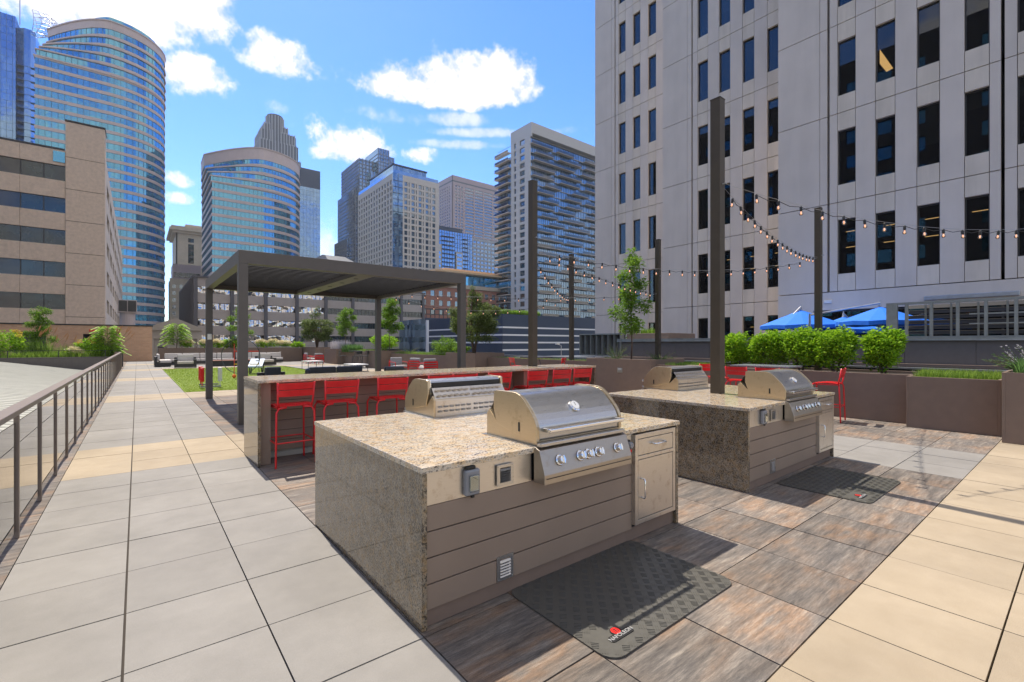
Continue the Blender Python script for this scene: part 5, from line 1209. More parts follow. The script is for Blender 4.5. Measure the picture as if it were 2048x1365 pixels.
clump('rooftop_grass', 'small yellow-green tuft on the brown planter behind the fin screen', 19.2, 13.1, 1.97, .3, .35, .30, 260, 99, 'leaf_mid', None, .01, .6)
sc = thing('lattice_screen', 'grey metal frame screen standing on the terrace wall at the right', 'screen', (18.55, -9, 1.735))
link('top_rail', MB().box(0, .12, 0, 13.05, .97, 1.04), 'screen', sc)
link('end_panel', MB().box(0, .12, 12.78, 13.05, 0, .969), 'screen', sc)
for k in range(23): link('upright', MB().box(.0, .10, .1 + .565 * k, .17 + .565 * k, 0, .969), 'screen', sc)
for k in range(22): link('upright', MB().box(.36, .42, .30 + .565 * k, .34 + .565 * k, 0, .969), 'screen', sc)
m = MB(); m.box(.02, .09, 0, 11.2, .60, .64); m.box(.02, .09, 0, 11.2, .33, .36); link('crossbar', m, 'screen', sc)
m = MB()
for k in range(6): m.quad((.50, 0, .06 + .16 * k), (.50, 12.7, .06 + .16 * k), (.56, 12.7, .17 + .16 * k), (.56, 0, .17 + .16 * k))
link('slat_panel', m, 'wicker', sc)
def umbrella(label, x, y, zr, za, r, px_, py_, mast=True):
    t = thing('cantilever_umbrella', label, 'umbrella', (x, y, 0), 0, 'blue cantilever umbrellas'); m = MB(); n = 8
    for k in range(n):
        a, b = 2 * math.pi * k / n, 2 * math.pi * (k + 1) / n; c = (a + b) / 2
        P0 = (r * math.cos(a), r * math.sin(a), zr); P1 = (r * math.cos(b), r * math.sin(b), zr); Pm = (r * .94 * math.cos(c), r * .94 * math.sin(c), zr + .03)
        m.quad(P0, Pm, (0, 0, za)); m.quad(Pm, P1, (0, 0, za)); m.quad(P0, (P0[0], P0[1], zr - .14), (Pm[0], Pm[1], zr - .11), Pm); m.quad(Pm, (Pm[0], Pm[1], zr - .11), (P1[0], P1[1], zr - .14), P1)
    link('canopy', m, 'umbblue', t)
    for k in range(n):
        a = 2 * math.pi * k / n; p = MB(); p.tube([(0, 0, za - .04), (r * .97 * math.cos(a), r * .97 * math.sin(a), zr - .02)], .014, 4); link('rib', p, 'alu', t)
    link('hub', MB().lathe([(.05, zr - .2), (.05, zr + .05)], (0, 0, 0), 10), 'alu', t)
    link('finial', MB().lathe([(.06, za), (.03, za + .06), (.02, za + .22)], (0, 0, 0), 8), 'alu', t)
    p = MB(); p.tube([(px_, py_, -.2), (px_ * .97, py_ * .97, zr + .35)], .045, 6); link('mast', p, 'alu', t)
    p = MB(); p.tube([(px_ * .97, py_ * .97, zr + .3), (0, 0, za + .12)], .04, 6); link('arm', p, 'alu', t)
umbrella('open blue umbrella behind the middle shrubs', 21.2, 7.35, 2.22, 2.88, 1.55, -.5, .25)
umbrella('blue umbrella half hidden by the lattice screen with a long silver arm', 20.3, 4.6, 2.26, 2.80, 1.32, -.9, 1.9)
umbrella('farther blue umbrella in shade between the other two', 22.6, 6.3, 2.05, 2.6, 1.35, .4, -.2)

# ---- beige precast building, left
bb = thing('beige_office', 'beige precast office building at the left with long window bands', 'building', (-32, 77.8, 0)); bands = [(1.75 + 3.93 * k, 3.60 + 3.93 * k) for k in range(-3, 6)]
lw = 25.1   # local x of the stair tower's left edge
MPs = lambda a, d, z: (a, -d, z)
m = MB()
px_ = [0, 4.3, 8.6, 12.9, 17.2, 21.15, 25.08]
for a, b in zip(px_[:-1], px_[1:]):
    prev = -14
    for (c, d) in bands + [(25.1, 25.1)]:
        m.box(a + .012, b - .012, 0, .45, prev, c - (.0 if c < 25 else 0) - .0, None) if c <= 25.1 and prev < c else None
        prev = d
link('wall', m, 'beige', bb)
m2 = MB(); zc = [-14, -6, 0.9, 4.8, 8.75, 12.65, 16.6, 20.5, 24.4, 28.75]
for a, b in zip(zc[:-1], zc[1:]): m2.box(25.1, 28.78, -.12, 3, a + .025, b - .025)
link('stair_tower', m2, 'beige', bb, bevel=.01); link('joint_backing', MB().box(25.12, 28.7, -.06, 3.2, -14, 28.7), 'dark', bb)
for bi, (c, d) in enumerate(bands[3:] + bands[2:3]):
    for a, b in zip(px_[:-1], px_[1:]):
        f = MB(); f.box(a, b, .25, .31, c, d); 
        wn = link('window', f, 'bandglass' if (a > 21 or (bi + int(a)) % 5 == 0) else 'bandgrey', bb)
        mm = MB(); 
        for q in (0, .5): mm.box(a + (b - a) * q + .0, a + (b - a) * q + .09, .19, .249, c, d)
        link('mullion_grid', mm, 'frame', wn)
link('roof_slab', MB().box(0, 25.09, .46, 60, -14, 24.9), 'beige_side', bb); link('parapet_cap', MB().box(0, 25.0, -.03, .6, 25.1, 25.35), 'frame', bb); link('parapet_cap', MB().box(25.05, 28.85, -.2, 3.1, 28.76, 28.95), 'frame', bb)
side = MB(); MPe = lambda a, d, z: (28.78 + d, 3 + a, z)
facade(bb, MPe, 86, 25.6, rep(2.0, 9, 9.4, 7.0), [(1.75 + 3.93 * k, 3.60 + 3.93 * k) for k in range(0, 6)], 'beige_side', 'bandglass', .5, [60], z0=-14, rev=False, wallname='side_wall')
link('side_core', MB().box(25.1, 28.2, 3.21, 88, -14, 25.2), 'dark', bb)
link('roof_notch_window', MB().box(24.0, 25.05, -.1, -.05, 23.6, 24.9), 'teal', bb)

# ---- tan brick penthouse
br = thing('brick_penthouse', 'low tan brick rooftop building with a dark door and red sign', 'building', (-8.2, 51.0, 0)); m = MB()
xs = [0, .75, 2.55, 4.9, 6.0, 9.25]   # openings: garage .75-2.55, door 4.9-6.0
m.box(0, .75, 0, .3, .004, 3.0); m.box(2.55, 4.72, 0, .3, .004, 3.0); m.box(5.85, 9.25, 0, .3, .004, 3.0); m.box(.75, 2.55, 0, .3, 2.45, 3.0); m.box(4.72, 5.85, 0, .3, 2.3, 3.0); m.box(8.95, 9.25, .3, 12, .004, 3.0); m.box(0, 8.95, 11.7, 12, .004, 3.0); m.box(0, .3, .3, 11.7, .004, 3.0)
link('wall', m, 'brick', br); link('roof', MB().box(-.06, 9.31, -.06, 12.06, 3.001, 3.10), 'black', br)
link('garage_door', MB().box(.75, 2.55, .2, .25, .004, 2.45), 'frame', br); d_ = link('door', MB().box(4.72, 5.85, .2, .25, .004, 2.3), 'dark', br); link('handle', MB().box(5.7, 5.76, .15, .199, 1.0, 1.15), 'alu', d_)
link('sign', MB().box(5.1, 5.45, -.05, -.001, 2.5, 2.68), 'redgame', br)
vt = thing('rooftop_vent', 'round pink vent stack with a square louvred cap on the brick roof', 'vent', (-.75, 60.0, 3.10)); link('stack', MB().lathe([(.62, 0), (.62, 1.5)], (0, 0, 0), 20), 'pinkband', vt, smooth=False)
c_ = link('cap', MB().box(-.75, .75, -.75, .75, 1.501, 2.75), 'pinkband', vt); 
for a, b in ((-.68, -.03), (.03, .68)): link('louvre', MB().box(a, b, -.78, -.751, 1.6, 2.68), 'frame', c_)

# ---- round banded towers
def ring(mb, poly, off0, off1, z0, z1):
    n = len(poly); P0, P1 = [], []
    for k in range(n):
        a, b, c = Vector(poly[k - 1]), Vector(poly[k]), Vector(poly[(k + 1) % n]); d = (c - a).normalized(); nn = Vector((d.y, -d.x)); P0.append(b + nn * off0); P1.append(b + nn * off1)
    for k in range(n):
        k2 = (k + 1) % n
        mb.quad((*P1[k], z0), (*P1[k2], z0), (*P1[k2], z1), (*P1[k], z1)); mb.quad((*P0[k], z1), (*P1[k], z1), (*P1[k2], z1), (*P0[k2], z1)); mb.quad((*P0[k], z0), (*P0[k2], z0), (*P1[k2], z0), (*P1[k], z0))
def plan(x0, xf, yf, r, depth, nseg=14, y_left=None):
    """counter-clockwise from the front left: flat front to xf, then a half-round right end"""
    p = [(x0 + (xf - x0) * k / 6, yf) for k in range(7)]
    for k in range(1, nseg): a = R_(-90 + 180 * k / nseg); p.append((xf + r * math.cos(a), yf + depth / 2 + depth / 2 * math.sin(a)))
    p += [(xf, yf + depth), (x0, yf + depth)]
    return p
def banded(t, poly, z0, z1, floor, sp_frac, topband, cnt, mull=1.6):
    sp = MB(); n = int(round((z1 - z0) / floor))
    for k in range(n):
        zz = z0 + k * floor; sp = MB(); ring(sp, poly, -.6, .18, zz, zz + floor * sp_frac); link('spandrel', sp, 'pinkband', t)
        g = MB(); ring(g, poly, -.6, -.05, zz + floor * sp_frac, zz + floor); link('window_band', g, 'teal', t)
    sp = MB(); ring(sp, poly, -.6, .18, z1, z1 + topband); link('spandrel', sp, 'pinkband', t); sp = MB(); ring(sp, poly, -.6, .5, z1 + topband + .003, z1 + topband + .5); link('cornice', sp, 'pinkband', t)
    mu = MB(); m_ = len(poly)
    for k in range(m_):
        a, b = Vector(poly[k]), Vector(poly[(k + 1) % m_]); d = b - a; L_ = d.length; q = max(1, int(L_ / mull)); dn = d.normalized(); nn = Vector((dn.y, -dn.x))
        for j in range(q): c = a + d * (j + .5) / q; mu.box(c.x - .06, c.x + .06, c.y - .06 + nn.y * .0, c.y + .06, z0, z1)
    link('mullions', mu, 'mullion', t); cap = MB(); cap.f.append(tuple(range(m_))); cap.v = [(p[0], p[1], z1 + topband + .3) for p in poly]; cap.r = [.5]; link('roof', cap, 'pinkband', t)
t = thing('round_tower', 'tall curved tower with pink stone bands and teal glass at the left', 'building', (-32.2, 261.4, 0), 0, 'curved banded towers')
poly = plan(0, 23.3, 0, 19.6, 40); banded(t, poly, -14, 116.2, 4.07, .33, .6, 0)
# stepped crown floors whose left end curves away
def crown(x0, xf, yf, r, depth, back, pw=1.5):
    p = []
    for k in range(13):
        f = k / 12; p.append((x0 + (xf - x0) * f, yf + back * (1 - f) ** pw))
    for k in range(1, 14): a = R_(-90 + 180 * k / 14); p.append((xf + r * math.cos(a), yf + depth / 2 + depth / 2 * math.sin(a)))
    p += [(xf, yf + depth), (x0, yf + depth)]; return p
zz = 116.9
for k, (xl, bk_) in enumerate([(0.0, 3), (.4, 9), (.8, 15), (1.2, 21), (1.2, 24)]):
    poly = crown(xl, 23.3, .6, 19.6, 39, bk_); banded(t, poly, zz, zz + 4.05, 4.05, .36, .02 if k < 4 else 3.2, 0); zz += 4.06
zz += 3.3
top = MB(); poly = crown(9, 23.3, 3.0, 18.5, 34, 14); ring(top, poly, -2, 0, zz + .45, zz + 2.2); poly = crown(13, 23.3, 5.0, 17, 30, 12); ring(top, poly, -3, 0, zz + 2.2, zz + 4.2); link('glass_crown', top, 'teal', t)
t = thing('round_tower', 'shorter curved tower with pink stone bands and blue windows behind the pergola', 'building', (28.6, 263.4, 0), 0, 'curved banded towers')
poly = plan(0, 22.7, 0, 22.5, 45); banded(t, poly, -14, 79.6, 4.07, .36, .4, 0)
zz = 79.9
for k, bk_ in enumerate([4, 12, 20, 28]):
    poly = crown(-.1 * k, 22.7, .6, 22.5, 44, bk_); banded(t, poly, zz, zz + 4.05, 4.05, .42, .02 if k < 3 else 5.6, 0); zz += 4.06
# ---- blue glass tower at the left edge
def gridded(t, W_, D_, H, glass, fr, px_, pz_, fw=.12, z0=-14, name='glazing', proud=.06, faces='SWE'):
    link(name, MB().box(0, W_, 0, D_, z0, H), glass, t); g = MB()
    n = int((H - z0) / pz_)
    for k in range(1, n + 1): z = z0 + k * pz_; g.box(-proud, W_ + proud, -proud, D_ + proud, z - fw / 2, z + fw / 2)
    for k in range(int(W_ / px_) + 1): g.box(k * px_ - fw / 2, k * px_ + fw / 2, -proud * 1.3, 0, z0, H + .3)
    for k in range(1, int(D_ / px_) + 1): g.box(-proud * 1.3, 0, k * px_ - fw / 2, k * px_ + fw / 2, z0, H + .3); g.box(W_, W_ + proud * 1.3, k * px_ - fw / 2, k * px_ + fw / 2, z0, H + .3)
    link('frame_grid', g, fr, t)
t = thing('blue_glass_tower', 'faceted blue glass tower at the left edge with a curved lattice crown', 'building', (-72, 355, 0))
gridded(t, 21, 30, 176, 'blueglass', 'mullion', 2.2, 3.9)
m = MB(); P = [(21, 4), (24, 1.5), (26.5, 1.5), (28.2, 4), (28.2, 30), (21, 30)]; ring(m, P[::1], -1, 0, -14, 172); link('rounded_bay', m, 'blueglass', t)
m = MB(); m.box(28.3, 34, 6, 30, -14, 151.8); link('shoulder', m, 'blueglass', t)
g = MB()
for k in range(44): g.box(28.2, 34.1, 5.9, 30, -12 + 3.8 * k, -11.8 + 3.8 * k); g.box(20.9, 28.3, 1.35, 30, -12 + 3.8 * k, -11.8 + 3.8 * k) 
for k in range(4): g.box(28.6 + 1.6 * k, 28.75 + 1.6 * k, 5.85, 6, -14, 152)
link('floor_lines', g, 'mullion', t)
g = MB(); rings_ = []
for i in range(7):
    z = 172 + i * 2.0; r0 = 3 + 7.5 * math.sin(.3 + i * .40); rings_.append([(26 + r0 * 1.15 * math.cos(R_(a)), 4 + r0 * math.sin(R_(a)) * .6, z - .25 * r0 * (1 - math.cos(R_(a)))) for a in range(-80, 81, 16)])
for r_ in rings_: g.tube(r_, .14, 4)
for j in range(11): g.tube([r_[j] for r_ in rings_], .14, 4)
g.tube([(22, 4, 174), (22, 4, 192)], .25, 5); link('lattice_crown', g, 'alu', t)
# ---- art-deco tower
t = thing('stepped_stone_tower', 'distant grey-blue tower with stepped ribbed crown above the shorter curved tower', 'building', (86.5, 472, 0))
def ribbed(W_, x, y, D_, z0, z1, sp=2.6):
    m = MB(); m.box(x, x + W_, y, y + D_, z0, z1); link('wall', m, 'darkstone', t); r = MB()
    for k in range(int(W_ / sp) + 1): r.box(x + k * sp, x + k * sp + .8, y - .4, y - .01, z0, z1 + 1.2)
    for k in range(int(D_ / 4) + 1): r.box(x - .4, x - .01, y + k * 4, y + k * 4 + .8, z0, z1 + 1)
    link('ribs', r, 'greystripe', t)
ribbed(38, 0, 0, 40, -14, 176); ribbed(33.5, 2.2, .8, 36, 176, 190); ribbed(29.5, 3.5, 1.5, 30, 190, 200, 2.4); ribbed(21, 6.2, 2.5, 26, 200, 206, 2.2)
m = MB(); m.lathe([(7.6, -14), (7.6, 214.5), (7.0, 216.5)], (16.5, 8, 0), 20); link('round_core', m, 'darkstone', t); r = MB()
for k in range(18): a = 2 * math.pi * k / 18; r.box(16.5 + 7.7 * math.cos(a) - .4, 16.5 + 7.7 * math.cos(a) + .4, 8 + 7.7 * math.sin(a) - .4, 8 + 7.7 * math.sin(a) + .4, -14, 215)
link('core_ribs', r, 'greystripe', t)
# ---- dark slab right of it
t = thing('dark_glass_slab', 'slim dark glass tower right of the shorter curved tower with bright cloud reflections', 'building', (104.5, 420.8, 0)); gridded(t, 22.5, 35, 137, 'blueglass', 'mullion', 2.8, 4.0); link('plant_floor', MB().box(-.1, 22.6, -.1, 35, 137, 153), 'navy', t)
link('mast', MB().tube([(3, 3, 153), (3, 3, 178)], .3, 5), 'mullion', t)
# ---- dark stepped residential tower
t = thing('stepped_dark_tower', 'dark blue-grey tower with stepped roof behind the white grid tower', 'building', (157.9, 409.8, 0)); gridded(t, 30, 46, 169, 'deepglass', 'darkstone', 3.2, 3.3, .7, proud=.25)
for (x, y, w_, d_, h) in ((9, -4, 8, 20, 158), (15, -7, 11, 30, 180), (26, -3, 7, 22, 176), (31, 0, 6, 20, 168)):
    link('bay', MB().box(x, x + w_, y, y + d_, -14, h), 'deepglass', t); g = MB()
    for k in range(int(h / 3.3) + 4): g.box(x - .2, x + w_ + .2, y - .2, y + d_, -14 + 3.3 * k, -13.4 + 3.3 * k)
    for k in range(int(w_ / 2.5) + 1): g.box(x + k * 2.5, x + k * 2.5 + .5, y - .25, y, -14, h)
    link('bay_grid', g, 'darkstone', t)
link('shoulder', MB().box(-3.5, -.01, 6, 46, -14, 141), 'deepglass', t); link('shoulder', MB().box(-6.5, -3.52, 12, 46, -14, 98), 'deepglass', t)
g = MB()
for k in range(46): z = -14 + 3.3 * k; g.box(-3.75, 6, -.26, -.02, z, z + .7); g.box(-3.75, -3.51, 0, 46, z, z + .7)
for k in range(33): z = -14 + 3.3 * k; g.box(-6.75, -3.76, 11.75, 11.99, z, z + .7); g.box(-6.75, -6.51, 12, 46, z, z + .7)
for k in range(15): g.box(-3.8, -3.51, 3.2 * k, 3.2 * k + .7, -14, 141); g.box(-6.8, -6.51, 12 + 2.4 * k, 12.7 + 2.4 * k, -14, 98)
for k in range(4): g.box(-3.5 + 2.4 * k, -2.9 + 2.4 * k, -.3, -.27, -14, 141)
link('shoulder_grid', g, 'darkstone', t)
# ---- white grid tower
t = thing('white_grid_tower', 'white grid-fronted apartment tower with dark square windows in the centre', 'building', (99.1, 212.8, 0)); W1, D1, H1 = 26.0, 46, 85.6; vo = rep(1.0 - 12.4, 32, 3.06, 2.15); vo = [(a, b) for a, b in vo if b < 84.5]; cnt = [0]
ho = []; x = 6.1
for k in range(5): ho.append((x, x + 1.75)); ho.append((x + 2.4, x + 2.95)) if k < 4 else None; x += 4.0
facade(t, mapf('S', 0, W1, 0, D1), W1, H1, ho, vo, 'whitegrid', 'winglass', .45, cnt, 60, z0=-14)
cn2 = [0]; hw = []
x = 1.0
for k in range(13): hw.append((x, x + 2.0)); x += 3.45
facade(t, mapf('W', 0, W1, 0, D1), D1, H1, hw, vo, 'whitegrid', 'winglass', .45, cn2, 38, z0=-14)
core(t, W1, D1, H1 - .5, 'dark', .46); link('corner_glass', MB().box(-.03, 5.2, -.06, .44, -14, H1 + .2), 'deepglass', t)
g = MB()
for k in range(32): g.box(-.05, 5.25, -.16, -.07, -13 + 3.06 * k, -12.7 + 3.06 * k)
g.box(2.6, 2.8, -.2, -.07, -14, H1); link('corner_frame', g, 'navy', t)
link('glass_parapet', MB().box(.3, W1 - .3, .3, D1 - .3, H1 + .01, H1 + 1.8), 'blueglass', t); link('penthouse', MB().box(.5, 19, 1, 30, H1 + 1.81, H1 + 4.2), 'deepglass', t); link('penthouse_roof', MB().box(0.2, 19.4, .6, 30.4, H1 + 4.21, H1 + 4.9), 'navy', t)
# ---- pink office tower
t = thing('pink_office_tower', 'large pinkish-brown office tower with rows of small windows, farther back', 'building', (293.8, 468.5, 0)); W2, D2, H2 = 98, 70, 201; vo = [(8 + 3.67 * k, 10.1 + 3.67 * k) for k in range(14, 50)]
ho = [(4 + 4.2 * k, 6.4 + 4.2 * k) for k in range(3)] + [(18 + 14.2 * k, 30.5 + 14.2 * k) for k in range(5)] + [(90, 92.4)]
facade(t, mapf('S', 0, W2, 0, D2), W2, H2, ho, vo, 'pinkgrid', 'winglass', .6, [0], 50, z0=-14); facade(t, mapf('W', 0, W2, 0, D2), D2, H2, [(3 + 4.2 * k, 5.4 + 4.2 * k) for k in range(15)], vo, 'pinkgrid', 'winglass', .6, [0], 50, z0=-14); core(t, W2, D2, H2 - 1, 'dark', .62)
link('louvre_band', MB().box(-.1, W2 + .1, -.1, D2, 193.5, 195.2), 'darkstone', t); link('roof', MB().box(.1, W2 - .1, .1, D2 - .1, H2 - .9, H2 - .2), 'pinkgrid', t)
# ---- blue apartment slab
t = thing('blue_apartment_block', 'blue glass apartment block with thin balconies below the pink tower', 'building', (160, 287, 0)); gridded(t, 37, 25, 82.5, 'blueglass', 'darkstone', 2.2, 3.05, .22, proud=.15)
for k in range(24):
    z = 8 + 3.05 * k
    for (a, b) in ((10.5, 21.5), (28.6, 33.5)):
        if z < 79: link('balcony', MB().box(a, b, -1.5, -.2, z, z + .22), 'darkstone', t)
link('roof_band', MB().box(-.1, 28, -.3, 20, 82.51, 85.3), 'navy', t)
for (a, b, h) in ((7.0, 10.3, 72), (22.6, 28.2, 68)):
    link('pier', MB().box(a, b, -.9, -.2, -14, h), 'balwhite', t)
    for k in range(19): z = 10 + 3.05 * k; link('window', MB().box(a + .7, b - .7, -.95, -.901, z, z + 2.0), 'blueglass', t)
t = thing('pale_blue_office', 'pale blue gridded office block right of the blue apartments', 'building', (197.5, 292, 0)); W3 = 36; facade(t, mapf('S', 0, W3, 0, 25), W3, 82, [(1 + 3.5 * k, 3.6 + 3.5 * k) for k in range(10)], rep(2, 26, 3.05, 1.7), 'greystripe', 'blueglass', .3, [0], 99, z0=-14); core(t, W3, 25, 81, 'dark', .32)
# ---- balcony tower
t = thing('balcony_tower', 'tall apartment tower with staggered balconies next to the concrete tower', 'building', (122.4, 137.8, 0)); W4, D4, H4 = 62, 21, 88.9; flh = 3.105
gl = MB(); gl.box(.5, W4, .9, 12.0, -14, H4 - 5.5); gl.box(.5, 30, 12.0, D4, -14, H4 - 9.5); link('glazing', gl, 'aptglass', t)
wt = MB(); MPw = lambda a, d, z: (-d, a, z)
cn = [0]; zo = [(H4 - 7.3 - flh * k, H4 - 5.2 - flh * k) for k in range(27)]
facade(t, lambda a, d, z: (0 - d, .0 + a, z), 11.9, H4, [(3.2, 6.3), (8.6, 9.9)], zo, 'balwhite', 'winglass', .45, cn, 54, z0=4)
link('top_band', MB().box(-.03, W4, -.9, 12, H4 - 4.2, H4 + .05), 'balwhite', t); link('corner_pier', MB().box(-.02, .5, -.9, .899, H4 - 5.5, H4 - 4.21), 'balwhite', t)
g = MB()
for k in range(60): g.box(1 + k * 1.04, 1.10 + k * 1.04, .76, .899, -14, H4 - 4.3)
for k in range(10): g.box(.38, .499, 12.3 + k * .95, 12.4 + k * .95, -14, H4 - 9.6)
for k in range(29): z = H4 - 5.0 - flh * k; g.box(.4, W4, .74, .899, z - .10, z); g.box(.36, .499, 12.0, D4 + .1, z - .10, z)
link('mullions', g, 'mullion', t)
for k in range(29): z = H4 - 5.0 - flh * k; link('slab_edge', MB().box(.39, W4, .55, .739, z - .05, z + .13), 'balcony', t)
rnd = random.Random(9)
for k in range(28):
    z = H4 - 8.2 - flh * k; sh = (k * 3.1) % 8 if k > 4 else (k % 2) * 1.0
    for j in range(4):
        a = .2 + sh + j * 15 + rnd.uniform(-1.5, 1.5); b = a + rnd.choice([10, 12, 13.5])
        if k > 4 and j == 0: a += .8
        bl = link('balcony', MB().box(max(.1, a), min(b, W4), -.95, .73, z, z + .14), 'balcony', t)
        link('balustrade', MB().box(max(.1, a) + .05, min(b, W4) - .05, -.93, -.90, z + .181, z + 1.2), 'balglass', bl)
    if z > 2: bl = link('balcony', MB().box(-1.3, .35, 12.2, D4 + .6, z, z + .28), 'balcony', t); link('balustrade', MB().box(-1.28, -1.25, 12.3, D4 + .5, z + .281, z + 1.3), 'balglass', bl)
# ---- navy striped parking structure
t = thing('striped_navy_building', 'low navy blue building with horizontal white stripes behind the posts', 'building', (46.4, 58.9, 0)); link('wall', MB().box(0, 24, 0, 24, -14, 6.3), 'navy', t)
for k in range(7): link('stripe', MB().box(.02, 24.0, -.06, -.001, 4.02 - 1.235 * k, 4.28 - 1.235 * k), 'white', t)
for k in range(3): link('stripe', MB().box(-.06, -.001, .02, 24, 4.02 - 1.235 * k, 4.28 - 1.235 * k), 'white', t)
clump('rooftop_hedge', 'green rooftop planting along the top edge of the navy building', 51, 60.5, 6.3, 4.5, .8, .9, 2600, 55, 'leaf_mid', None, .05, .9, 'hedge')
t = thing('street_lamp', 'small street lamp seen against the navy stripes', 'lamp', (33.7, 33.2, -14)); link('pole', MB().tube([(0, 0, 0), (0, 0, 15.3), (-.3, .2, 15.45)], .035, 6), 'alu', t); link('lamp_head', MB().box(-.55, -.15, .05, .3, 15.42, 15.52), 'white', t)
# ---- grey office with wavy windows
t = thing('grey_banded_office', 'grey office block with dark piers and wavy mirrored windows behind the pergola', 'building', (9.75, 122, 0)); W5, D5, H5 = 57.0, 42, 16.1
pc = [0.4 + 7.1 * k for k in range(9)]; vb = [(-5.3 + 3.6 * k, -3.75 + 3.6 * k) for k in range(6)]; vb = [(a, b) for a, b in vb if b < 15.5]
m = MB()
for (c, d) in comp(vb, H5): m.box(.0, W5, .0, .35, c if c > 0 else c, d)
m.box(0, W5, 0, .35, -14, -5.3); m.box(0, W5, 0, .35, -3.75, -1.7); link('wall', m, 'greyprecast', t)
for k in range(9): link('pier', MB().box(.0 + 7.03 * k - (.0 if k else .0), .75 + 7.03 * k, -.35, -.002, -14, H5 + .01), 'greypier', t)
for k in range(8):
    for (c, d) in vb:
        a, b = .76 + 7.03 * k, 7.02 + 7.03 * k; f = MB(); f.box(a, b, .26, .30, c, d); wn = link('window', f, 'wavyglass' if k < 4 else 'bandglass', t); mm = MB()
        for q in range(7): mm.box(a + (b - a - .07) * q / 6, a + (b - a - .07) * q / 6 + .07, .19, .259, c, d)
        link('mullion_grid', mm, 'frame', wn)
link('core', MB().box(.35, W5, .36, D5, -14, H5 - .3), 'greypier', t); link('coping', MB().box(-.2, W5 + .1, -.45, D5, H5 + .02, H5 + .35), 'greypier', t)
m = MB(); m.box(0, .349, .36, D5, -14, H5)
for k in range(13): m.box(-.3, -.001, .8 + 3.2 * k, 1.3 + 3.2 * k, -14, H5)
link('side_wall', m, 'greypier', t)
# ---- limestone tower
t = thing('limestone_tower', 'old limestone tower with wide cornice and arched top windows', 'building', (18.45, 341, -.98)); t.scale = (1.647,) * 3; W6 = 22; MP6 = mapf('S', 0, W6, 0, 22)
vo = [(1.0 + 2.75 * k, 2.75 + 2.75 * k) for k in range(-4, 10)]; ho = []
for g0 in (3.4, 8.4, 13.2, 18): ho += [(g0, g0 + 1.05), (g0 + 1.6, g0 + 2.65)]
facade(t, MP6, W6, 29.5, ho, vo, 'stone', 'bandglass', .4, [0], 99, z0=-14, gap=.002)
facade(t, MP6, W6, 42.0, [(3.7, 5.5), (8.3, 11.4), (13.5, 16.6), (18.4, 20.2)], [(31.2, 38.4), (39.0, 40.6)], 'stone', 'bandglass', .4, [0], 20, z0=29.52)
link('core', MB().box(.42, W6, .42, 22, -14, 42), 'dark', t); link('side_wall', MB().box(0, .41, .0, 22, -14, 42), 'stone', t)
m = MB(); m.box(-.5, W6 + .5, -.5, 22, 29.5, 30.2); m.box(-.25, W6, -.25, 22, 26.6, 26.9); link('string_course', m, 'stone', t)
m = MB(); m.box(-1.0, W6 + 1, -1.0, 22, 42.01, 42.8); m.box(-2.0, W6 + 2, -2.0, 23, 42.8, 43.7); m.box(-1.5, W6 + 1, -1.5, 22, 43.71, 44.4); m.box(3, W6, 2, 20, 44.41, 46.0); link('cornice', m, 'stone', t)
# ---- small distant and filler buildings
t = thing('small_teal_tower', 'small distant teal glass tower in the gap left of the limestone tower', 'building', (29.2, 505, 0)); gridded(t, 14, 15, 99, 'teal', 'mullion', 2.5, 4, .25); link('crown', MB().box(1.5, 12.5, 1.5, 13, 99.01, 106), 'teal', t)
t = thing('brown_block', 'brownish mid-rise in the gap below the small teal tower', 'building', (13.5, 300, 0)); facade(t, mapf('S', 0, 16, 0, 20), 16, 36, rep(1.2, 5, 3, 1.5), rep(2, 9, 3.6, 2.0), 'stone', 'winglass', .3, [0], 60, z0=-14); core(t, 16, 20, 35.5, 'dark', .32); link('setback', MB().box(1.5, 14, 2, 18, 36, 44), 'pinkgrid', t); link('setback_glass', MB().box(2, 13.5, 1.8, 1.99, 37, 39.5), 'bandglass', t)
t = thing('pale_hip_block', 'small pale building with sloped roof between the slab and the dark stepped tower', 'building', (118, 398, 0)); m = MB(); m.box(0, 30, 0, 20, -14, 72); link('wall', m, 'whitegrid', t)
for k in range(3): link('window_band', MB().box(1, 29, -.2, -.01, 58 + 4.2 * k, 60.5 + 4.2 * k), 'winglass', t)
m = MB(); m.quad((-1, -1, 72.1), (31, -1, 72.1), (25, 6, 77), (6, 6, 77)); m.quad((-1, -1, 72.1), (6, 6, 77), (6, 15, 77), (-1, 21, 72.1)); m.quad((6, 6, 77), (25, 6, 77), (25, 15, 77), (6, 15, 77)); link('roof', m, 'darkstone', t)
t = thing('classical_house', 'small classical stone front with pediment and arched window left of the grey office', 'building', (1.6, 104, 0)); link('wall', MB().box(0, 8, 0, 8, -14, 3.9), 'stone', t); m = MB(); m.box(-.3, 8, -.4, -.01, 2.4, 2.8); m.box(-.4, 8.2, -.5, 8, 3.91, 4.3); link('cornice', m, 'stone', t)
m = MB(); m.quad((-.3, -.45, 4.31), (8.1, -.45, 4.31), (3.9, -.45, 6.2)); m.prism([(0, 4.31), (8, 4.31), (4, 6.0)], -.44, 8, lambda a, p, q: (p, a, q)); link('pediment', m, 'stone', t)
for k in range(4): link('column', MB().lathe([(.28, -14), (.25, 2.39)], (.5 + 2.3 * k, -.3, 0), 10), 'stone', t)
link('arched_window', MB().prism([(1.2, -2), (2.3, -2), (2.3, .6), (2.1, 1.1), (1.75, 1.3), (1.4, 1.1), (1.2, .6)], -.05, -.01, lambda a, p, q: (p, a, q)), 'frame', t)
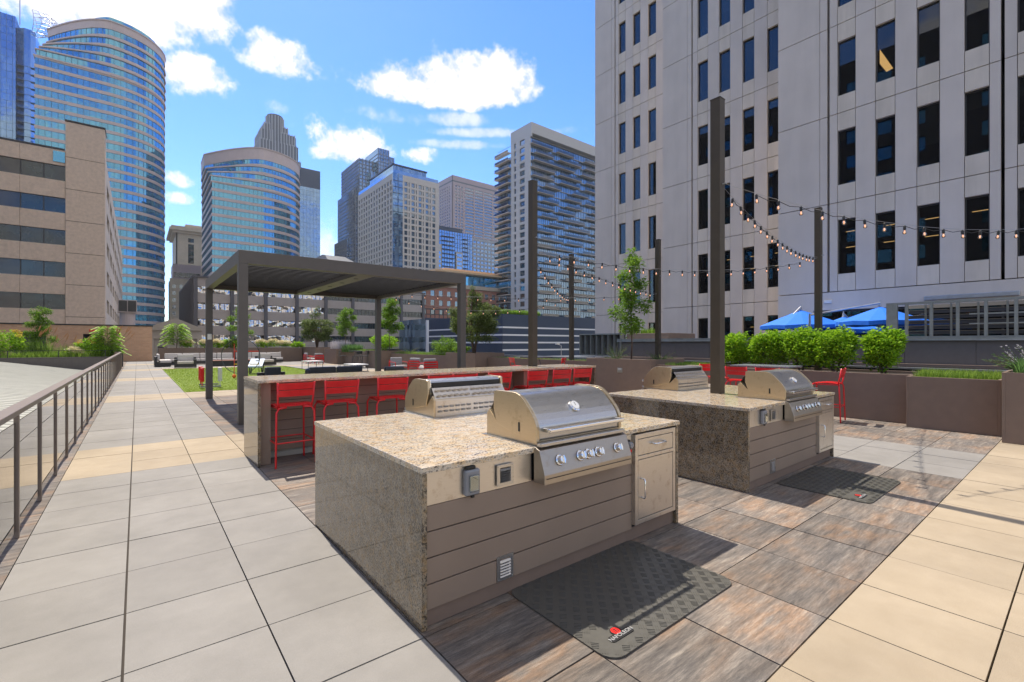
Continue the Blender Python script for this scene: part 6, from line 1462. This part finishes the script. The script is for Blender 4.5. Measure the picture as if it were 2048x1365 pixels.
t = thing('red_brick_midrise', 'red brick mid-rise with a projecting tan roof edge right of the pergola', 'building', (84, 158, 0)); W7 = 46; facade(t, mapf('S', 0, W7, 0, 25), W7, 23.6, rep(1.5, 12, 3.7, 1.8), rep(1.5, 6, 3.7, 2.1), 'brickred', 'winglass', .3, [0], 80, z0=-14); core(t, W7, 25, 23.4, 'dark', .32)
link('ledge', MB().box(-.4, W7, -.6, 25, 23.7, 25.2), 'stone', t); link('top_floor_glass', MB().box(9, W7, 1.5, 25, 25.21, 29.6), 'teal', t); link('roof_edge', MB().box(6.5, W7 + 2, -1.8, 26, 29.61, 30.4), 'tanroof', t); link('roof_step', MB().box(12, W7, 1, 25, 30.41, 31.6), 'tanroof', t)
t = thing('dark_glass_lowrise', 'low dark blue-glass building with a white column and roof truss', 'building', (53.8, 97.7, 0)); link('glazing', MB().box(0, 19, 0, 14, -14, 7.4), 'deepglass', t); g = MB()
for k in range(9): g.box(.2 + 2.2 * k, .5 + 2.2 * k, -.3, -.01, -14, 6.5)
g.box(-.3, 19.2, -.6, -.31, 6.6, 7.6); link('frame', g, 'navy', t); link('column', MB().box(-.35, .15, -1.3, -.7, -14, 7.0), 'white', t); link('column', MB().box(8.3, 8.8, -1.3, -.7, -14, 10.3), 'white', t)
g = MB()
for k in range(9): g.box(.2 + 1.2 * k, .35 + 1.2 * k, .2, .35, 7.41, 9.6)
g.box(0, 11, .1, .3, 9.61, 9.9); g.box(0, 11, .1, .3, 8.4, 8.6); link('roof_truss', g, 'frame', t)
t = thing('white_annex', 'white rendered block behind the big olive-green tree', 'building', (70.5, 92, 0)); link('wall', MB().box(0, 12, 0, 8, -14, 4.6), 'balwhite', t); link('window', MB().box(2.5, 5.5, -.05, -.01, -3, 3), 'bandglass', t)
fr_ = thing('guard_rail', 'thin far guard rail at the end of the walkway', 'railing', (1.1, 44.6, 0)); link('handrail', MB().box(0, 12, 0, .05, 1.30, 1.36), 'railmetal', fr_); 
for k in range(9): link('post', MB().box(.1 + 1.4 * k, .15 + 1.4 * k, 0, .04, 0, 1.299), 'railmetal', fr_)

# ---- brown office block west of the terrace, outside the frame, mirrored in the tower windows
t = thing('brown_office', 'brown office block beyond the left edge that the tower windows mirror', 'building', (-62, 2, 0))
facade(t, mapf('E', 0, 26, 0, 62), 62, 44, rep(1.5, 17, 3.6, 1.8), rep(-9, 14, 3.7, 1.9), 'greypier', 'teal', .3, [0], 100, z0=-14); core(t, 26, 62, 43, 'dark', .32); link('side_wall', MB().box(0, 25.69, 0, 62, -14, 44), 'greypier', t)

# ---- light summer haze in the air over the city
hz = MB(); hz.box(-900, 1200, -900, 1400, -15, 260); ho_ = link('haze', hz, 'dark')
hm = bpy.data.materials.new('haze'); hm.use_nodes = True; hn = hm.node_tree; hn.nodes.clear()
vo_ = hn.nodes.new('ShaderNodeVolumePrincipled'); vo_.inputs['Color'].default_value = (0.86, 0.92, 1.0, 1); vo_.inputs['Density'].default_value = 0.00014; vo_.inputs['Anisotropy'].default_value = 0.2
oo_ = hn.nodes.new('ShaderNodeOutputMaterial'); hn.links.new(vo_.outputs[0], oo_.inputs['Volume']); ho_.data.materials.clear(); ho_.data.materials.append(hm)
tag(ho_, 'thin pale haze over the skyline', 'haze', kind='stuff')
